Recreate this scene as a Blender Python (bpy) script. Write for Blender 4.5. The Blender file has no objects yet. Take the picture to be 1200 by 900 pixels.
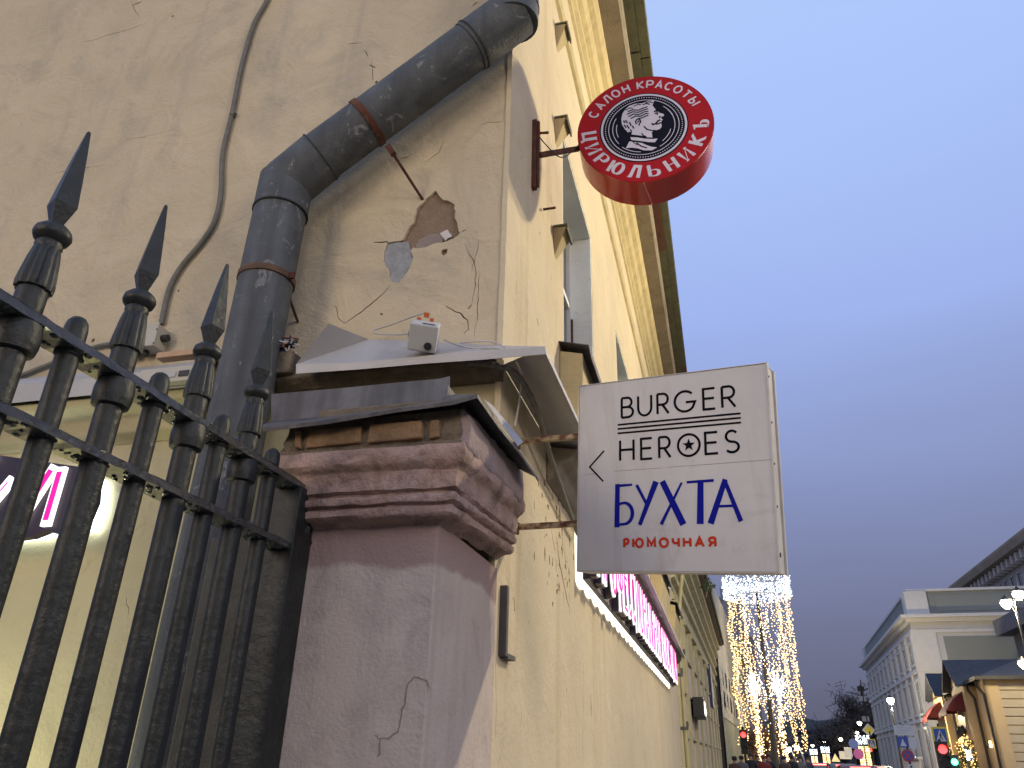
import bpy, bmesh, math, random
from mathutils import Vector, Matrix
from mathutils.geometry import delaunay_2d_cdt
random.seed(7)
PI = math.pi
SC = bpy.context.scene
COL = SC.collection

# ------------------------------------------------------------------ camera
# rows: world X (across the street), Y (along the street), Z (up) in camera axes (right, down, forward)
CR = ((0.96775349, -0.08814796, -0.23597269), (0.25070248, 0.42824275, 0.86819146), (0.02452429, -0.89935426, 0.43653233))
EYE = Vector((0, 0, 1.6)); FPX = 890.0
cam = bpy.data.cameras.new('camera'); camo = bpy.data.objects.new('camera', cam); COL.objects.link(camo)
m = Matrix.Identity(4)
for i in range(3):
    m[i][0] = CR[i][0]; m[i][1] = -CR[i][1]; m[i][2] = -CR[i][2]; m[i][3] = EYE[i]
camo.matrix_world = m
cam.sensor_fit = 'HORIZONTAL'; cam.sensor_width = 36.0; cam.lens = 36.0 * FPX / 1200.0
cam.clip_start = 0.05; cam.clip_end = 3000
SC.camera = camo
SC.render.resolution_x = 1024; SC.render.resolution_y = 768

# ------------------------------------------------------------------ exposure, sky
SC.view_settings.view_transform = 'Standard'; SC.view_settings.look = 'None'
SC.view_settings.exposure = 0; SC.view_settings.gamma = 1
SC.render.engine = 'CYCLES'
SC.cycles.use_denoising = True
SC.cycles.sample_clamp_indirect = 4.0
SC.cycles.max_bounces = 6; SC.cycles.diffuse_bounces = 3; SC.cycles.glossy_bounces = 3
SC.cycles.caustics_reflective = False; SC.cycles.caustics_refractive = False

W = bpy.data.worlds.new('World'); SC.world = W; W.use_nodes = True
nt = W.node_tree; nt.nodes.clear()
wo = nt.nodes.new('ShaderNodeOutputWorld'); bg = nt.nodes.new('ShaderNodeBackground')
tc = nt.nodes.new('ShaderNodeTexCoord'); sx = nt.nodes.new('ShaderNodeSeparateXYZ')
rp = nt.nodes.new('ShaderNodeValToRGB'); nz = nt.nodes.new('ShaderNodeTexNoise'); mp = nt.nodes.new('ShaderNodeMapping')
ad = nt.nodes.new('ShaderNodeMath'); ad.operation = 'MULTIPLY_ADD'; ad.inputs[1].default_value = 0.10
nt.links.new(tc.outputs['Generated'], sx.inputs[0]); nt.links.new(tc.outputs['Generated'], mp.inputs[0])
mp.inputs['Scale'].default_value = (1.2, 1.2, 5.0); nz.inputs['Scale'].default_value = 1.6; nz.inputs['Detail'].default_value = 3
nt.links.new(mp.outputs[0], nz.inputs['Vector']); nt.links.new(nz.outputs['Fac'], ad.inputs[0]); nt.links.new(sx.outputs['Z'], ad.inputs[2])
nt.links.new(ad.outputs[0], rp.inputs[0]); nt.links.new(rp.outputs[0], bg.inputs[0]); nt.links.new(bg.outputs[0], wo.inputs[0])
def s2l(c): return tuple(((x / 255) / 12.92 if x <= 10 else (((x / 255) + 0.055) / 1.055) ** 2.4) for x in c)
# overcast dusk sky: brightest overhead, greyer and darker towards the horizon
stops = [(0.0, (86, 88, 106)), (0.10, (100, 103, 126)), (0.19, (114, 119, 148)), (0.33, (134, 145, 187)), (0.55, (160, 181, 237)), (0.77, (174, 200, 253)), (1.0, (184, 206, 240))]
el = rp.color_ramp.elements
while len(el) < len(stops): el.new(0.5)
for e, (p, c) in zip(el, stops): e.position = p; e.color = s2l(c) + (1,)
bg.inputs[1].default_value = 1.0

# ------------------------------------------------------------------ helpers
def ray(px, py):
    c = (px - 600.0, py - 450.0, FPX)
    return Vector([sum(CR[i][j] * c[j] for j in range(3)) for i in range(3)])
def P(px, py, x=None, y=None, z=None):
    d = ray(px, py)
    t = x / d.x if x is not None else (y / d.y if y is not None else (z - EYE.z) / d.z)
    return EYE + d * t

def tag(o, label=None, cat=None, group=None, kind=None):
    if label: o['label'] = label
    if cat: o['category'] = cat
    if group: o['group'] = group
    if kind: o['kind'] = kind
    return o
def thing(name, label, cat, loc=(0, 0, 0), group=None, rz=0.0):
    o = bpy.data.objects.new(name, None); COL.objects.link(o); o.location = loc; o.rotation_euler = (0, 0, rz)
    o.empty_display_size = 0.2
    return tag(o, label, cat, group)
def origin_of(o):
    v = Vector((0, 0, 0))
    while o is not None: v += Vector(o.location); o = o.parent
    return v
class MB:
    def __init__(s): s.v = []; s.f = []; s.mi = []
    def add(s, vs, fs, m=0):
        k = len(s.v); s.v += [tuple(v) for v in vs]; s.f += [tuple(i + k for i in f) for f in fs]; s.mi += [m] * len(fs); return s
    def box(s, x0, x1, y0, y1, z0, z1, m=0):
        return s.add([(x0, y0, z0), (x1, y0, z0), (x1, y1, z0), (x0, y1, z0), (x0, y0, z1), (x1, y0, z1), (x1, y1, z1), (x0, y1, z1)],
                     [(0, 3, 2, 1), (4, 5, 6, 7), (0, 1, 5, 4), (1, 2, 6, 5), (2, 3, 7, 6), (3, 0, 4, 7)], m)
    def obox(s, c, ax, ay, az, hx, hy, hz, m=0):
        c = Vector(c); vs = []
        for k in (-1, 1):
            for (i, j) in ((-1, -1), (1, -1), (1, 1), (-1, 1)): vs.append(c + ax * (i * hx) + ay * (j * hy) + az * (k * hz))
        return s.add(vs, [(0, 3, 2, 1), (4, 5, 6, 7), (0, 1, 5, 4), (1, 2, 6, 5), (2, 3, 7, 6), (3, 0, 4, 7)], m)
    def tube(s, pts, r, n=8, cap=True, m=0, flat=None):
        pts = [Vector(p) for p in pts]; L = len(pts); rs = r if isinstance(r, (list, tuple)) else [r] * L
        ref = None; base = len(s.v)
        for i, p in enumerate(pts):
            t = (pts[min(i + 1, L - 1)] - pts[max(i - 1, 0)]).normalized()
            if ref is None: ref = t.orthogonal().normalized()
            ref = (ref - t * ref.dot(t)).normalized(); b = t.cross(ref)
            for k in range(n):
                a = 2 * PI * k / n; s.v.append(tuple(p + ref * (math.cos(a) * rs[i]) + b * (math.sin(a) * rs[i])))
        for i in range(L - 1):
            for k in range(n):
                a = base + i * n + k; b_ = base + i * n + (k + 1) % n
                s.f.append((a, b_, b_ + n, a + n)); s.mi.append(m)
        if cap:
            s.f.append(tuple(base + k for k in reversed(range(n)))); s.f.append(tuple(base + (L - 1) * n + k for k in range(n))); s.mi += [m, m]
        return s
    def lathe(s, prof, n=16, c=(0, 0, 0), m=0, a0=0.0):     # prof: (radius, z)
        base = len(s.v)
        for (r, z) in prof:
            for k in range(n):
                a = a0 + 2 * PI * k / n; s.v.append((c[0] + r * math.cos(a), c[1] + r * math.sin(a), c[2] + z))
        for i in range(len(prof) - 1):
            for k in range(n):
                a = base + i * n + k; b_ = base + i * n + (k + 1) % n
                s.f.append((a, b_, b_ + n, a + n)); s.mi.append(m)
        s.f.append(tuple(base + k for k in reversed(range(n)))); s.f.append(tuple(base + (len(prof) - 1) * n + k for k in range(n))); s.mi += [m, m]
        return s
    def prism(s, poly, o, u, v, n, d, m=0):                 # poly in (u,v), from o to o+n*d
        k = len(poly); A = [o + u * a + v * b for a, b in poly]; B = [p + n * d for p in A]
        return s.add(A + B, [tuple(reversed(range(k))), tuple(range(k, 2 * k))] + [(i, (i + 1) % k, (i + 1) % k + k, i + k) for i in range(k)], m)
    def sheet(s, rows, th=0.0, m=0):                          # grid of points, optional thickness along -z/normal
        nr = len(rows); nc = len(rows[0]); base = len(s.v)
        fs = []
        for i in range(nr - 1):
            for j in range(nc - 1):
                a = i * nc + j; fs.append((a, a + 1, a + nc + 1, a + nc))
        return s.add([p for r in rows for p in r], fs, m)
    def build(s, name, mat, parent=None, local=False, smooth=False, bevel=0.0, solid=0.0):
        me = bpy.data.meshes.new(name)
        off = Vector((0, 0, 0)) if (local or parent is None) else origin_of(parent)
        me.from_pydata([(v[0] - off.x, v[1] - off.y, v[2] - off.z) for v in s.v], [], s.f)
        mats = mat if isinstance(mat, (list, tuple)) else [mat]
        for mm in mats: me.materials.append(mm)
        if len(mats) > 1: me.polygons.foreach_set('material_index', s.mi)
        bm = bmesh.new(); bm.from_mesh(me); bmesh.ops.recalc_face_normals(bm, faces=bm.faces); bm.to_mesh(me); bm.free()
        if smooth: me.shade_smooth(); me.set_sharp_from_angle(angle=math.radians(40))
        me.update()
        o = bpy.data.objects.new(name, me); COL.objects.link(o)
        if parent is not None: o.parent = parent
        if solid: md = o.modifiers.new('thickness', 'SOLIDIFY'); md.thickness = solid; md.offset = 0
        if bevel: md = o.modifiers.new('edge_rounding', 'BEVEL'); md.width = bevel; md.segments = 2; md.limit_method = 'ANGLE'
        return o
def kids(o): return [c for c in bpy.data.objects if c.parent is o]
def copy_tree(o, parent=None, ch=None):
    c = o.copy(); COL.objects.link(c)
    if parent is not None: c.parent = parent
    for k in kids(o): copy_tree(k, c)
    return c

# ------------------------------------------------------------------ materials
def mat(name, col, rough=0.7, metal=0.0, var=0.15, scale=4.0, bump=0.0, bscale=40.0, stains=None, streak=None, spec=0.5, col2=None, c2=(0.55, 0.7), c2scale=3.0, coat=0.0, big=0.0, zband=None):
    M = bpy.data.materials.new(name); M.use_nodes = True; n = M.node_tree; N = n.nodes; L = n.links
    b = N['Principled BSDF']; b.inputs['Roughness'].default_value = rough; b.inputs['Metallic'].default_value = metal
    b.inputs['Specular IOR Level'].default_value = spec; b.inputs['Coat Weight'].default_value = coat
    t = N.new('ShaderNodeTexCoord'); co = t.outputs['Object']
    def noise(sc, det=6, mapping=None, dist=0.0, rgh=0.6):
        q = N.new('ShaderNodeTexNoise'); q.inputs['Scale'].default_value = sc; q.inputs['Detail'].default_value = det; q.inputs['Distortion'].default_value = dist
        q.inputs['Roughness'].default_value = rgh
        if mapping:
            k = N.new('ShaderNodeMapping'); k.inputs['Scale'].default_value = mapping; L.new(co, k.inputs[0]); L.new(k.outputs[0], q.inputs['Vector'])
        else: L.new(co, q.inputs['Vector'])
        return q.outputs['Fac']
    def ramp(f, a, b_):
        r = N.new('ShaderNodeMapRange'); r.inputs[1].default_value = a; r.inputs[2].default_value = b_; L.new(f, r.inputs[0]); return r.outputs[0]
    def mix(f, a, b_, bt='MIX'):
        x = N.new('ShaderNodeMix'); x.data_type = 'RGBA'; x.blend_type = bt
        if isinstance(f, float): x.inputs[0].default_value = f
        else: L.new(f, x.inputs[0])
        for i, q in ((6, a), (7, b_)):
            if isinstance(q, tuple): x.inputs[i].default_value = q + (1,)
            else: L.new(q, x.inputs[i])
        return x.outputs[2]
    lo = tuple(c * (1 - var) for c in col); hi = tuple(min(1, c * (1 + var)) for c in col)
    c = mix(ramp(noise(scale), 0.3, 0.7), lo, hi)
    if col2: c = mix(ramp(noise(c2scale, 8, None, 0.6), c2[0], c2[1]), c, col2)
    if streak: c = mix(ramp(noise(streak[1], 5, (1, 1, 0.06), 0.3), streak[2], streak[3]), c, streak[0])
    if stains: c = mix(ramp(noise(stains[1], 9, None, 1.0, 0.7), stains[2], stains[3]), c, stains[0])
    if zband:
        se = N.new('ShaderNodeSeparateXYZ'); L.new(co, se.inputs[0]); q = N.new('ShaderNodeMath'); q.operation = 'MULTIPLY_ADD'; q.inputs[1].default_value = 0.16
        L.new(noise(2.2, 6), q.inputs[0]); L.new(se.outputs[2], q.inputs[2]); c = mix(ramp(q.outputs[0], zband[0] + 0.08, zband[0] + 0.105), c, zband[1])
    L.new(c, b.inputs['Base Color'])
    rr = N.new('ShaderNodeMapRange'); rr.inputs[3].default_value = max(0, rough - 0.12); rr.inputs[4].default_value = min(1, rough + 0.12)
    L.new(noise(scale * 2.3), rr.inputs[0]); L.new(rr.outputs[0], b.inputs['Roughness'])
    if bump:
        bp = N.new('ShaderNodeBump'); bp.inputs['Strength'].default_value = bump; bp.inputs['Distance'].default_value = 0.02
        L.new(noise(bscale, 8), bp.inputs['Height']); out = bp.outputs[0]
        if big:
            b2 = N.new('ShaderNodeBump'); b2.inputs['Strength'].default_value = 1.0; b2.inputs['Distance'].default_value = big
            L.new(noise(3.2, 4, None, 0.5), b2.inputs['Height']); L.new(out, b2.inputs['Normal']); out = b2.outputs[0]
        L.new(out, b.inputs['Normal'])
    return M
def emit(name, col, st, base=(0.8, 0.8, 0.8), sample=True):
    M = bpy.data.materials.new(name); M.use_nodes = True; b = M.node_tree.nodes['Principled BSDF']
    b.inputs['Base Color'].default_value = base + (1,); b.inputs['Emission Color'].default_value = col + (1,); b.inputs['Emission Strength'].default_value = st
    if not sample: M.cycles.emission_sampling = 'NONE'
    return M
M = {}
M['gable'] = mat('gable_plaster', (0.56, 0.468, 0.315), 0.9, var=0.09, scale=1.6, bump=0.3, bscale=60, stains=((0.38, 0.33, 0.25), 1.1, 0.50, 0.74), streak=((0.42, 0.36, 0.28), 5.0, 0.55, 0.85), big=0.035)
M['backing'] = mat('patch_mortar', (0.24, 0.17, 0.11), 0.95, var=0.2, scale=9, bump=0.6, bscale=45, col2=(0.30, 0.23, 0.17))
M['cement'] = mat('grey_cement', (0.30, 0.31, 0.32), 0.9, var=0.2, scale=14, bump=0.5, bscale=50, col2=(0.42, 0.43, 0.45), c2scale=8)
M['chip'] = mat('lime_chip', (0.62, 0.58, 0.55), 0.9, var=0.1, bump=0.3)
M['facade'] = mat('facade_plaster', (0.61, 0.512, 0.345), 0.88, var=0.07, scale=1.3, bump=0.28, bscale=38, streak=((0.48, 0.38, 0.22), 3.5, 0.56, 0.85), stains=((0.40, 0.33, 0.21), 2.2, 0.62, 0.78), big=0.02)
M['cornice'] = mat('cornice_plaster', (0.52, 0.43, 0.24), 0.9, var=0.12, scale=3, bump=0.35, bscale=25, streak=((0.36, 0.29, 0.18), 5, 0.5, 0.8))
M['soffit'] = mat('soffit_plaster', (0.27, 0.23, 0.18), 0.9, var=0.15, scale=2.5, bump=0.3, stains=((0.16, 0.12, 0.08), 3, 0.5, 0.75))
M['eave'] = mat('eave_board', (0.10, 0.10, 0.055), 0.7, var=0.25, scale=5, bump=0.3)
M['eave2'] = mat('eave_board_rusty', (0.11, 0.045, 0.03), 0.8, var=0.25, scale=5, bump=0.3)
M['reveal'] = mat('reveal_plaster', (0.80, 0.83, 0.78), 0.75, var=0.06, scale=3, bump=0.2, stains=((0.55, 0.56, 0.50), 4, 0.6, 0.75), big=0.015)
M['white'] = mat('white_paint', (0.72, 0.72, 0.70), 0.5, var=0.06, scale=5, bump=0.1)
M['glass'] = mat('window_glass', (0.04, 0.05, 0.06), 0.08, var=0.1, spec=0.8)
M['sheet'] = mat('galvanised_sheet', (0.40, 0.40, 0.42), 0.5, metal=0.35, var=0.12, scale=5, bump=0.15, bscale=30, stains=((0.20, 0.19, 0.18), 4, 0.55, 0.75))
M['sheet_w'] = mat('pale_painted_sheet', (0.42, 0.41, 0.41), 0.5, metal=0.15, var=0.08, scale=4, bump=0.15, stains=((0.34, 0.33, 0.32), 5, 0.58, 0.78))
M['sheet_d'] = mat('dark_weathered_sheet', (0.12, 0.115, 0.12), 0.6, metal=0.3, var=0.3, scale=7, bump=0.25, bscale=30, streak=((0.05, 0.045, 0.045), 9, 0.45, 0.7))
M['pipe'] = mat('pipe_grey_paint', (0.082, 0.090, 0.095), 0.62, metal=0.0, var=0.3, scale=5, bump=0.3, bscale=55, stains=((0.22, 0.22, 0.22), 8, 0.59, 0.66), streak=((0.04, 0.042, 0.045), 7, 0.42, 0.7))
M['pipe_d'] = mat('pipe_seam_grime', (0.035, 0.036, 0.036), 0.8, var=0.4, scale=12, bump=0.4)
M['rust'] = mat('rusty_iron', (0.10, 0.035, 0.02), 0.85, metal=0.2, var=0.4, scale=14, bump=0.5, bscale=60, col2=(0.18, 0.09, 0.04), c2scale=10)
M['rodrust'] = mat('rusty_white_paint', (0.42, 0.33, 0.22), 0.6, metal=0.2, var=0.15, scale=9, bump=0.3, col2=(0.13, 0.05, 0.025), c2=(0.47, 0.56), c2scale=9)
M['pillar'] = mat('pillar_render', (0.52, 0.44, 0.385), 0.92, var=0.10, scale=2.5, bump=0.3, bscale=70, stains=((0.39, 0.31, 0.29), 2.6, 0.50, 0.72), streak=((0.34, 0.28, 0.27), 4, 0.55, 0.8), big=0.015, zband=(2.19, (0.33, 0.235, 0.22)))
M['mould'] = mat('moulding_render', (0.41, 0.28, 0.235), 0.92, var=0.14, scale=5, bump=0.8, bscale=28, stains=((0.17, 0.115, 0.095), 5, 0.46, 0.68), col2=(0.40, 0.29, 0.26), c2=(0.48, 0.62), c2scale=4)
M['mortar'] = mat('old_mortar', (0.15, 0.12, 0.085), 0.95, var=0.3, scale=14, bump=0.9, bscale=30)
M['brick'] = mat('old_brick', (0.24, 0.15, 0.08), 0.95, var=0.3, scale=11, bump=0.7, bscale=35, col2=(0.16, 0.11, 0.08), c2scale=9)
M['lower'] = mat('lower_wall_plaster', (0.48, 0.42, 0.26), 0.9, var=0.08, scale=2, bump=0.25, bscale=50, stains=((0.30, 0.25, 0.13), 3, 0.6, 0.75), big=0.02)
M['iron'] = mat('black_iron_paint', (0.014, 0.017, 0.017), 0.45, metal=0.0, var=0.4, scale=9, bump=0.3, bscale=26, stains=((0.055, 0.032, 0.02), 7, 0.62, 0.72), spec=0.35)
M['iron_g'] = mat('glossy_black_paint', (0.026, 0.03, 0.03), 0.22, var=0.3, scale=16, bump=1.6, bscale=42, spec=0.9, coat=1.0)
M['box'] = mat('cream_plastic', (0.46, 0.43, 0.36), 0.5, var=0.06, scale=9)
M['boxg'] = mat('grey_plastic', (0.46, 0.46, 0.47), 0.45, var=0.06, scale=9, bump=0.05)
M['black'] = mat('black_plastic', (0.02, 0.02, 0.022), 0.5, var=0.2)
M['wood'] = mat('pale_wood', (0.50, 0.33, 0.20), 0.8, var=0.12, scale=12)
M['cable'] = mat('grey_cable_sleeve', (0.15, 0.145, 0.12), 0.7, var=0.2, scale=15, bump=0.2)
M['wcable'] = mat('white_cable', (0.52, 0.50, 0.47), 0.6, var=0.1)
M['orange'] = mat('orange_terminal', (0.6, 0.16, 0.05), 0.5, var=0.2)
M['hose'] = mat('grey_corrugated_hose', (0.14, 0.13, 0.11), 0.6, var=0.1)
M['red'] = mat('red_acrylic', (0.40, 0.012, 0.018), 0.6, var=0.05, scale=3, spec=0.12)
M['redrim'] = mat('red_sign_rim', (0.36, 0.018, 0.008), 0.22, var=0.08, scale=3, spec=0.6)
M['navy'] = mat('navy_print', (0.004, 0.005, 0.014), 0.6, var=0.05, spec=0.12)
M['letterw'] = mat('pale_print', (0.66, 0.62, 0.70), 0.45, var=0.03)
M['signw'] = mat('milky_acrylic', (0.56, 0.54, 0.53), 0.42, var=0.05, scale=3, streak=((0.42, 0.38, 0.33), 7, 0.56, 0.85), stains=((0.40, 0.36, 0.32), 3.5, 0.56, 0.8), spec=0.45)
M['signf'] = mat('sign_frame_metal', (0.56, 0.53, 0.48), 0.5, metal=0.0, var=0.12, scale=8)
M['ink'] = mat('black_print', (0.005, 0.005, 0.009), 0.8, var=0.05, spec=0.08)
M['blue'] = mat('blue_print', (0.008, 0.012, 0.25), 0.8, var=0.05, spec=0.08)
M['redink'] = mat('red_print', (0.52, 0.045, 0.02), 0.8, var=0.05, spec=0.08)
M['seam'] = mat('seam_line', (0.22, 0.21, 0.22), 0.6, var=0.2)
M['plum'] = mat('dark_plum_panel', (0.022, 0.012, 0.03), 0.4, var=0.1)
M['lw'] = emit('white_letter_edge', (1.0, 0.94, 0.97), 1.35)
M['lm'] = emit('magenta_letter_face', (1.0, 0.0, 0.38), 0.85, base=(0.4, 0.0, 0.2))
M['halo'] = emit('cool_halo_led', (0.80, 0.93, 1.0), 3.6)
M['halow'] = emit('warm_halo_led', (1.0, 0.97, 0.85), 2.6)

# ------------------------------------------------------------------ lettering by strokes
def arc(cx, cy, rx, ry, a0, a1, n=14):
    return [(cx + rx * math.cos(math.radians(a0 + (a1 - a0) * i / n)), cy + ry * math.sin(math.radians(a0 + (a1 - a0) * i / n))) for i in range(n + 1)]
def gl(ch, w):
    """strokes of a capital letter of height 1 and width w: (polyline, closed)"""
    T = 1.0; h = 0.5
    bowlP = lambda x, y0, y1: [(0, y1), (x * 0.55, y1)] + arc(x * 0.55, (y0 + y1) / 2, x * 0.45, (y1 - y0) / 2, 90, -90) + [(0, y0)]
    G = {
        'B': [[(0, 0), (0, 1)], bowlP(w * 0.88, 0.52, 1), bowlP(w, 0, 0.52)],
        'U': [[(0, 1), (0, 0.4)] + arc(w / 2, 0.4, w / 2, 0.4, 180, 360) + [(w, 1)]],
        'R': [[(0, 0), (0, 1)], bowlP(w * 0.95, 0.46, 1), [(w * 0.45, 0.46), (w, 0)]],
        'G': [arc(w / 2, 0.5, w / 2, 0.5, 45, 330, 26)[:-1] + [(w, 0.45), (w * 0.55, 0.45)]],
        'E': [[(w, 1), (0, 1), (0, 0), (w, 0)], [(0, 0.52), (w * 0.92, 0.52)]],
        'H': [[(0, 0), (0, 1)], [(w, 0), (w, 1)], [(0, 0.52), (w, 0.52)]],
        'S': [arc(w / 2, 0.745, w * 0.44, 0.255, 35, 270, 16) + arc(w / 2, 0.245, w * 0.5, 0.245, 90, -145, 16)[1:]],
        'С': [arc(w / 2, 0.5, w / 2, 0.5, 48, 312, 24)], 'C': [arc(w / 2, 0.5, w / 2, 0.5, 48, 312, 24)],
        'А': [[(0, 0), (w / 2, 1), (w, 0)], [(w * 0.18, 0.33), (w * 0.82, 0.33)]],
        'Л': [[(0, 0.0), (w * 0.13, 0.10), (w * 0.42, 1), (w, 1), (w, 0)]],
        'О': [arc(w / 2, 0.5, w / 2, 0.5, 0, 360, 30)],
        'Н': [[(0, 0), (0, 1)], [(w, 0), (w, 1)], [(0, 0.52), (w, 0.52)]],
        'К': [[(0, 0), (0, 1)], [(w, 1), (w * 0.12, 0.52), (w, 0)]],
        'Р': [[(0, 0), (0, 1)], bowlP(w, 0.42, 1)],
        'Т': [[(w / 2, 0), (w / 2, 1)], [(0, 1), (w, 1)]],
        'Ы': [[(0, 1), (0, 0)], bowlP(w * 0.6, 0, 0.55), [(w, 0), (w, 1)]],
        'П': [[(0, 0), (0, 1), (w, 1), (w, 0)]],
        'Ф': [[(w / 2, -0.08), (w / 2, 1.08)], arc(w / 2, 0.53, w / 2, 0.34, 0, 360, 26)],
        'И': [[(0, 1), (0, 0), (w, 1), (w, 0)]],
        'Ь': [[(0, 1), (0, 0)], bowlP(w, 0, 0.55)],
        'Ъ': [[(0, 1), (w * 0.3, 1), (w * 0.3, 0)], [(x + w * 0.3, y) for x, y in bowlP(w * 0.7, 0, 0.55)]],
        'Я': [[(w, 0), (w, 1)], [(w - x, y) for x, y in bowlP(w * 0.95, 0.45, 1)], [(w * 0.5, 0.45), (0, 0)]],
        'М': [[(0, 0), (0, 1), (w / 2, 0.25), (w, 1), (w, 0)]],
        'Ю': [[(0, 0), (0, 1)], [(0, 0.5), (w * 0.3, 0.5)], arc(w * 0.65, 0.5, w * 0.35, 0.5, 0, 360, 26)],
        'Ч': [[(0, 1), (0, 0.62), (w * 0.25, 0.42), (w, 0.42)], [(w, 1), (w, 0)]],
        'Ц': [[(0, 1), (0, 0), (w * 1.12, 0), (w * 1.12, -0.2)], [(w * 0.9, 0), (w * 0.9, 1)]],
    }
    return G[ch]
def ribbon(mb, pl, wd, f, d, cap='butt', m=0):
    """solid strip of half width wd/2 along polyline pl (2-D), f maps (a,b,depth) to 3-D"""
    pl0 = pl; pl = [p for i, p in enumerate(pl0) if i == 0 or math.hypot(p[0] - pl0[i - 1][0], p[1] - pl0[i - 1][1]) > 1e-7]
    if isinstance(wd, list) and len(pl) != len(pl0): wd = wd[:len(pl)]
    closed = len(pl) > 3 and math.hypot(pl[0][0] - pl[-1][0], pl[0][1] - pl[-1][1]) < 1e-6
    q = [Vector((a, b)) for a, b in pl]
    if closed: q = q[:-1]
    n = len(q); wl = wd if isinstance(wd, list) else [wd] * n
    Lp, Rp = [], []
    for i in range(n):
        a = q[(i - 1) % n] if (closed or i > 0) else None; c = q[(i + 1) % n] if (closed or i < n - 1) else None
        d1 = (q[i] - a).normalized() if a is not None else None; d2 = (c - q[i]).normalized() if c is not None else None
        if d1 is None: d1 = d2
        if d2 is None: d2 = d1
        n1 = Vector((-d1.y, d1.x)); n2 = Vector((-d2.y, d2.x)); mm = n1 + n2
        if mm.length < 1e-4: mm = n1
        mm.normalize(); k = 1.0 / max(0.42, mm.dot(n1)); h = wl[i] / 2
        p = q[i].copy()
        if cap == 'square' and not closed:
            if i == 0: p -= d2 * h
            if i == n - 1: p += d1 * h
        Lp.append(p + mm * (k * h)); Rp.append(p - mm * (k * h))
    vs = []
    for a, b in zip(Lp, Rp): vs += [f(a.x, a.y, d), f(b.x, b.y, d), f(a.x, a.y, 0), f(b.x, b.y, 0)]
    fs = []
    rng = range(n if closed else n - 1)
    for i in rng:
        j = (i + 1) % n; A = i * 4; B = j * 4
        fs += [(A, A + 1, B + 1, B), (A, B, B + 2, A + 2), (A + 1, A + 3, B + 3, B + 1)]
    if not closed: fs += [(0, 2, 3, 1), ((n - 1) * 4, (n - 1) * 4 + 1, (n - 1) * 4 + 3, (n - 1) * 4 + 2)]
    mb.add(vs, fs, m)
def letter(mb, ch, w, wd, f, d, size, x, y, sx=1.0, m=0, cap='butt'):
    for k, st in enumerate(gl(ch, w)):
        ribbon(mb, [(x + a * size, y + b * size) for a, b in st], wd, f, d + 0.0002 * k, cap, m)
def disc2(mb, cx, cy, r, f, d, n=24, ry=None, m=0):
    ry = ry or r; A = [f(cx + r * math.cos(2 * PI * i / n), cy + ry * math.sin(2 * PI * i / n), d) for i in range(n)]
    B = [f(cx + r * math.cos(2 * PI * i / n), cy + ry * math.sin(2 * PI * i / n), 0) for i in range(n)]
    mb.add(A + B, [tuple(range(n))] + [(i, i + n, (i + 1) % n + n, (i + 1) % n) for i in range(n)], m)
def poly2(mb, pts, f, d, m=0):
    r = delaunay_2d_cdt([Vector(p) for p in pts], [], [list(range(len(pts)))], 1, 1e-6)
    vs = [f(v.x, v.y, d) for v in r[0]]; mb.add(vs, [tuple(t) for t in r[2]], m)
    n = len(pts); mb.add([f(a, b, d) for a, b in pts] + [f(a, b, 0) for a, b in pts], [(i, (i + 1) % n, (i + 1) % n + n, i + n) for i in range(n)], m)

# plaster coat with holes cut through it
def inside(p, poly):
    x, y = p; c = False; n = len(poly)
    for i in range(n):
        x1, y1 = poly[i]; x2, y2 = poly[i - 1]
        if (y1 > y) != (y2 > y) and x < (x2 - x1) * (y - y1) / (y2 - y1) + x1: c = not c
    return c
def coat(outer, holes, f, th, mb=None):
    """flat plaster layer: outer polygon with holes, f(a,b,depth) -> 3-D (depth goes into the wall)"""
    mb = mb or MB(); pts = []; polys = []
    for pl in [outer] + holes:
        polys.append(list(range(len(pts), len(pts) + len(pl)))); pts += [Vector(p) for p in pl]
    r = delaunay_2d_cdt(pts, [], polys, 0, 1e-5); V = r[0]
    tris = []
    for t in r[2]:
        c = ((V[t[0]].x + V[t[1]].x + V[t[2]].x) / 3, (V[t[0]].y + V[t[1]].y + V[t[2]].y) / 3)
        if inside(c, outer) and not any(inside(c, h) for h in holes): tris.append(tuple(t))
    mb.add([f(v.x, v.y, 0) for v in V], tris)
    edges = {}
    for t in tris:
        for i in range(3):
            e = (t[i], t[(i + 1) % 3]); k = tuple(sorted(e)); edges[k] = edges.get(k, 0) + 1
    for (a, b), c in edges.items():
        if c == 1: mb.add([f(V[a].x, V[a].y, 0), f(V[b].x, V[b].y, 0), f(V[b].x, V[b].y, th), f(V[a].x, V[a].y, th)], [(0, 1, 2, 3)])
    return mb
def crack(pts, w=0.006, jit=0.012, seg=0.03):
    rnd = random.Random(int(abs(pts[0][0] * 1000)) + 3); q = []
    for (a, b), (c, d) in zip(pts, pts[1:]):
        n = max(2, int(math.hypot(c - a, d - b) / seg))
        for i in range(n):
            t = i / n; q.append((a + (c - a) * t + rnd.uniform(-jit, jit) * (i > 0), b + (d - b) * t + rnd.uniform(-jit, jit) * (i > 0)))
    q.append(pts[-1]); n = len(q); L, R = [], []
    for i in range(n):
        a = Vector(q[max(0, i - 1)]); c = Vector(q[min(n - 1, i + 1)]); t = (c - a).normalized(); nn = Vector((-t.y, t.x))
        h = w / 2 * (0.25 + 0.75 * math.sin(PI * (i + 0.3) / n)) * rnd.uniform(0.6, 1.4)
        L.append((q[i][0] + nn.x * h, q[i][1] + nn.y * h)); R.append((q[i][0] - nn.x * h, q[i][1] - nn.y * h))
    return L + R[::-1]

D = -0.95      # plane of the street facade
YG = 3.30      # plane of the gable wall
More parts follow.
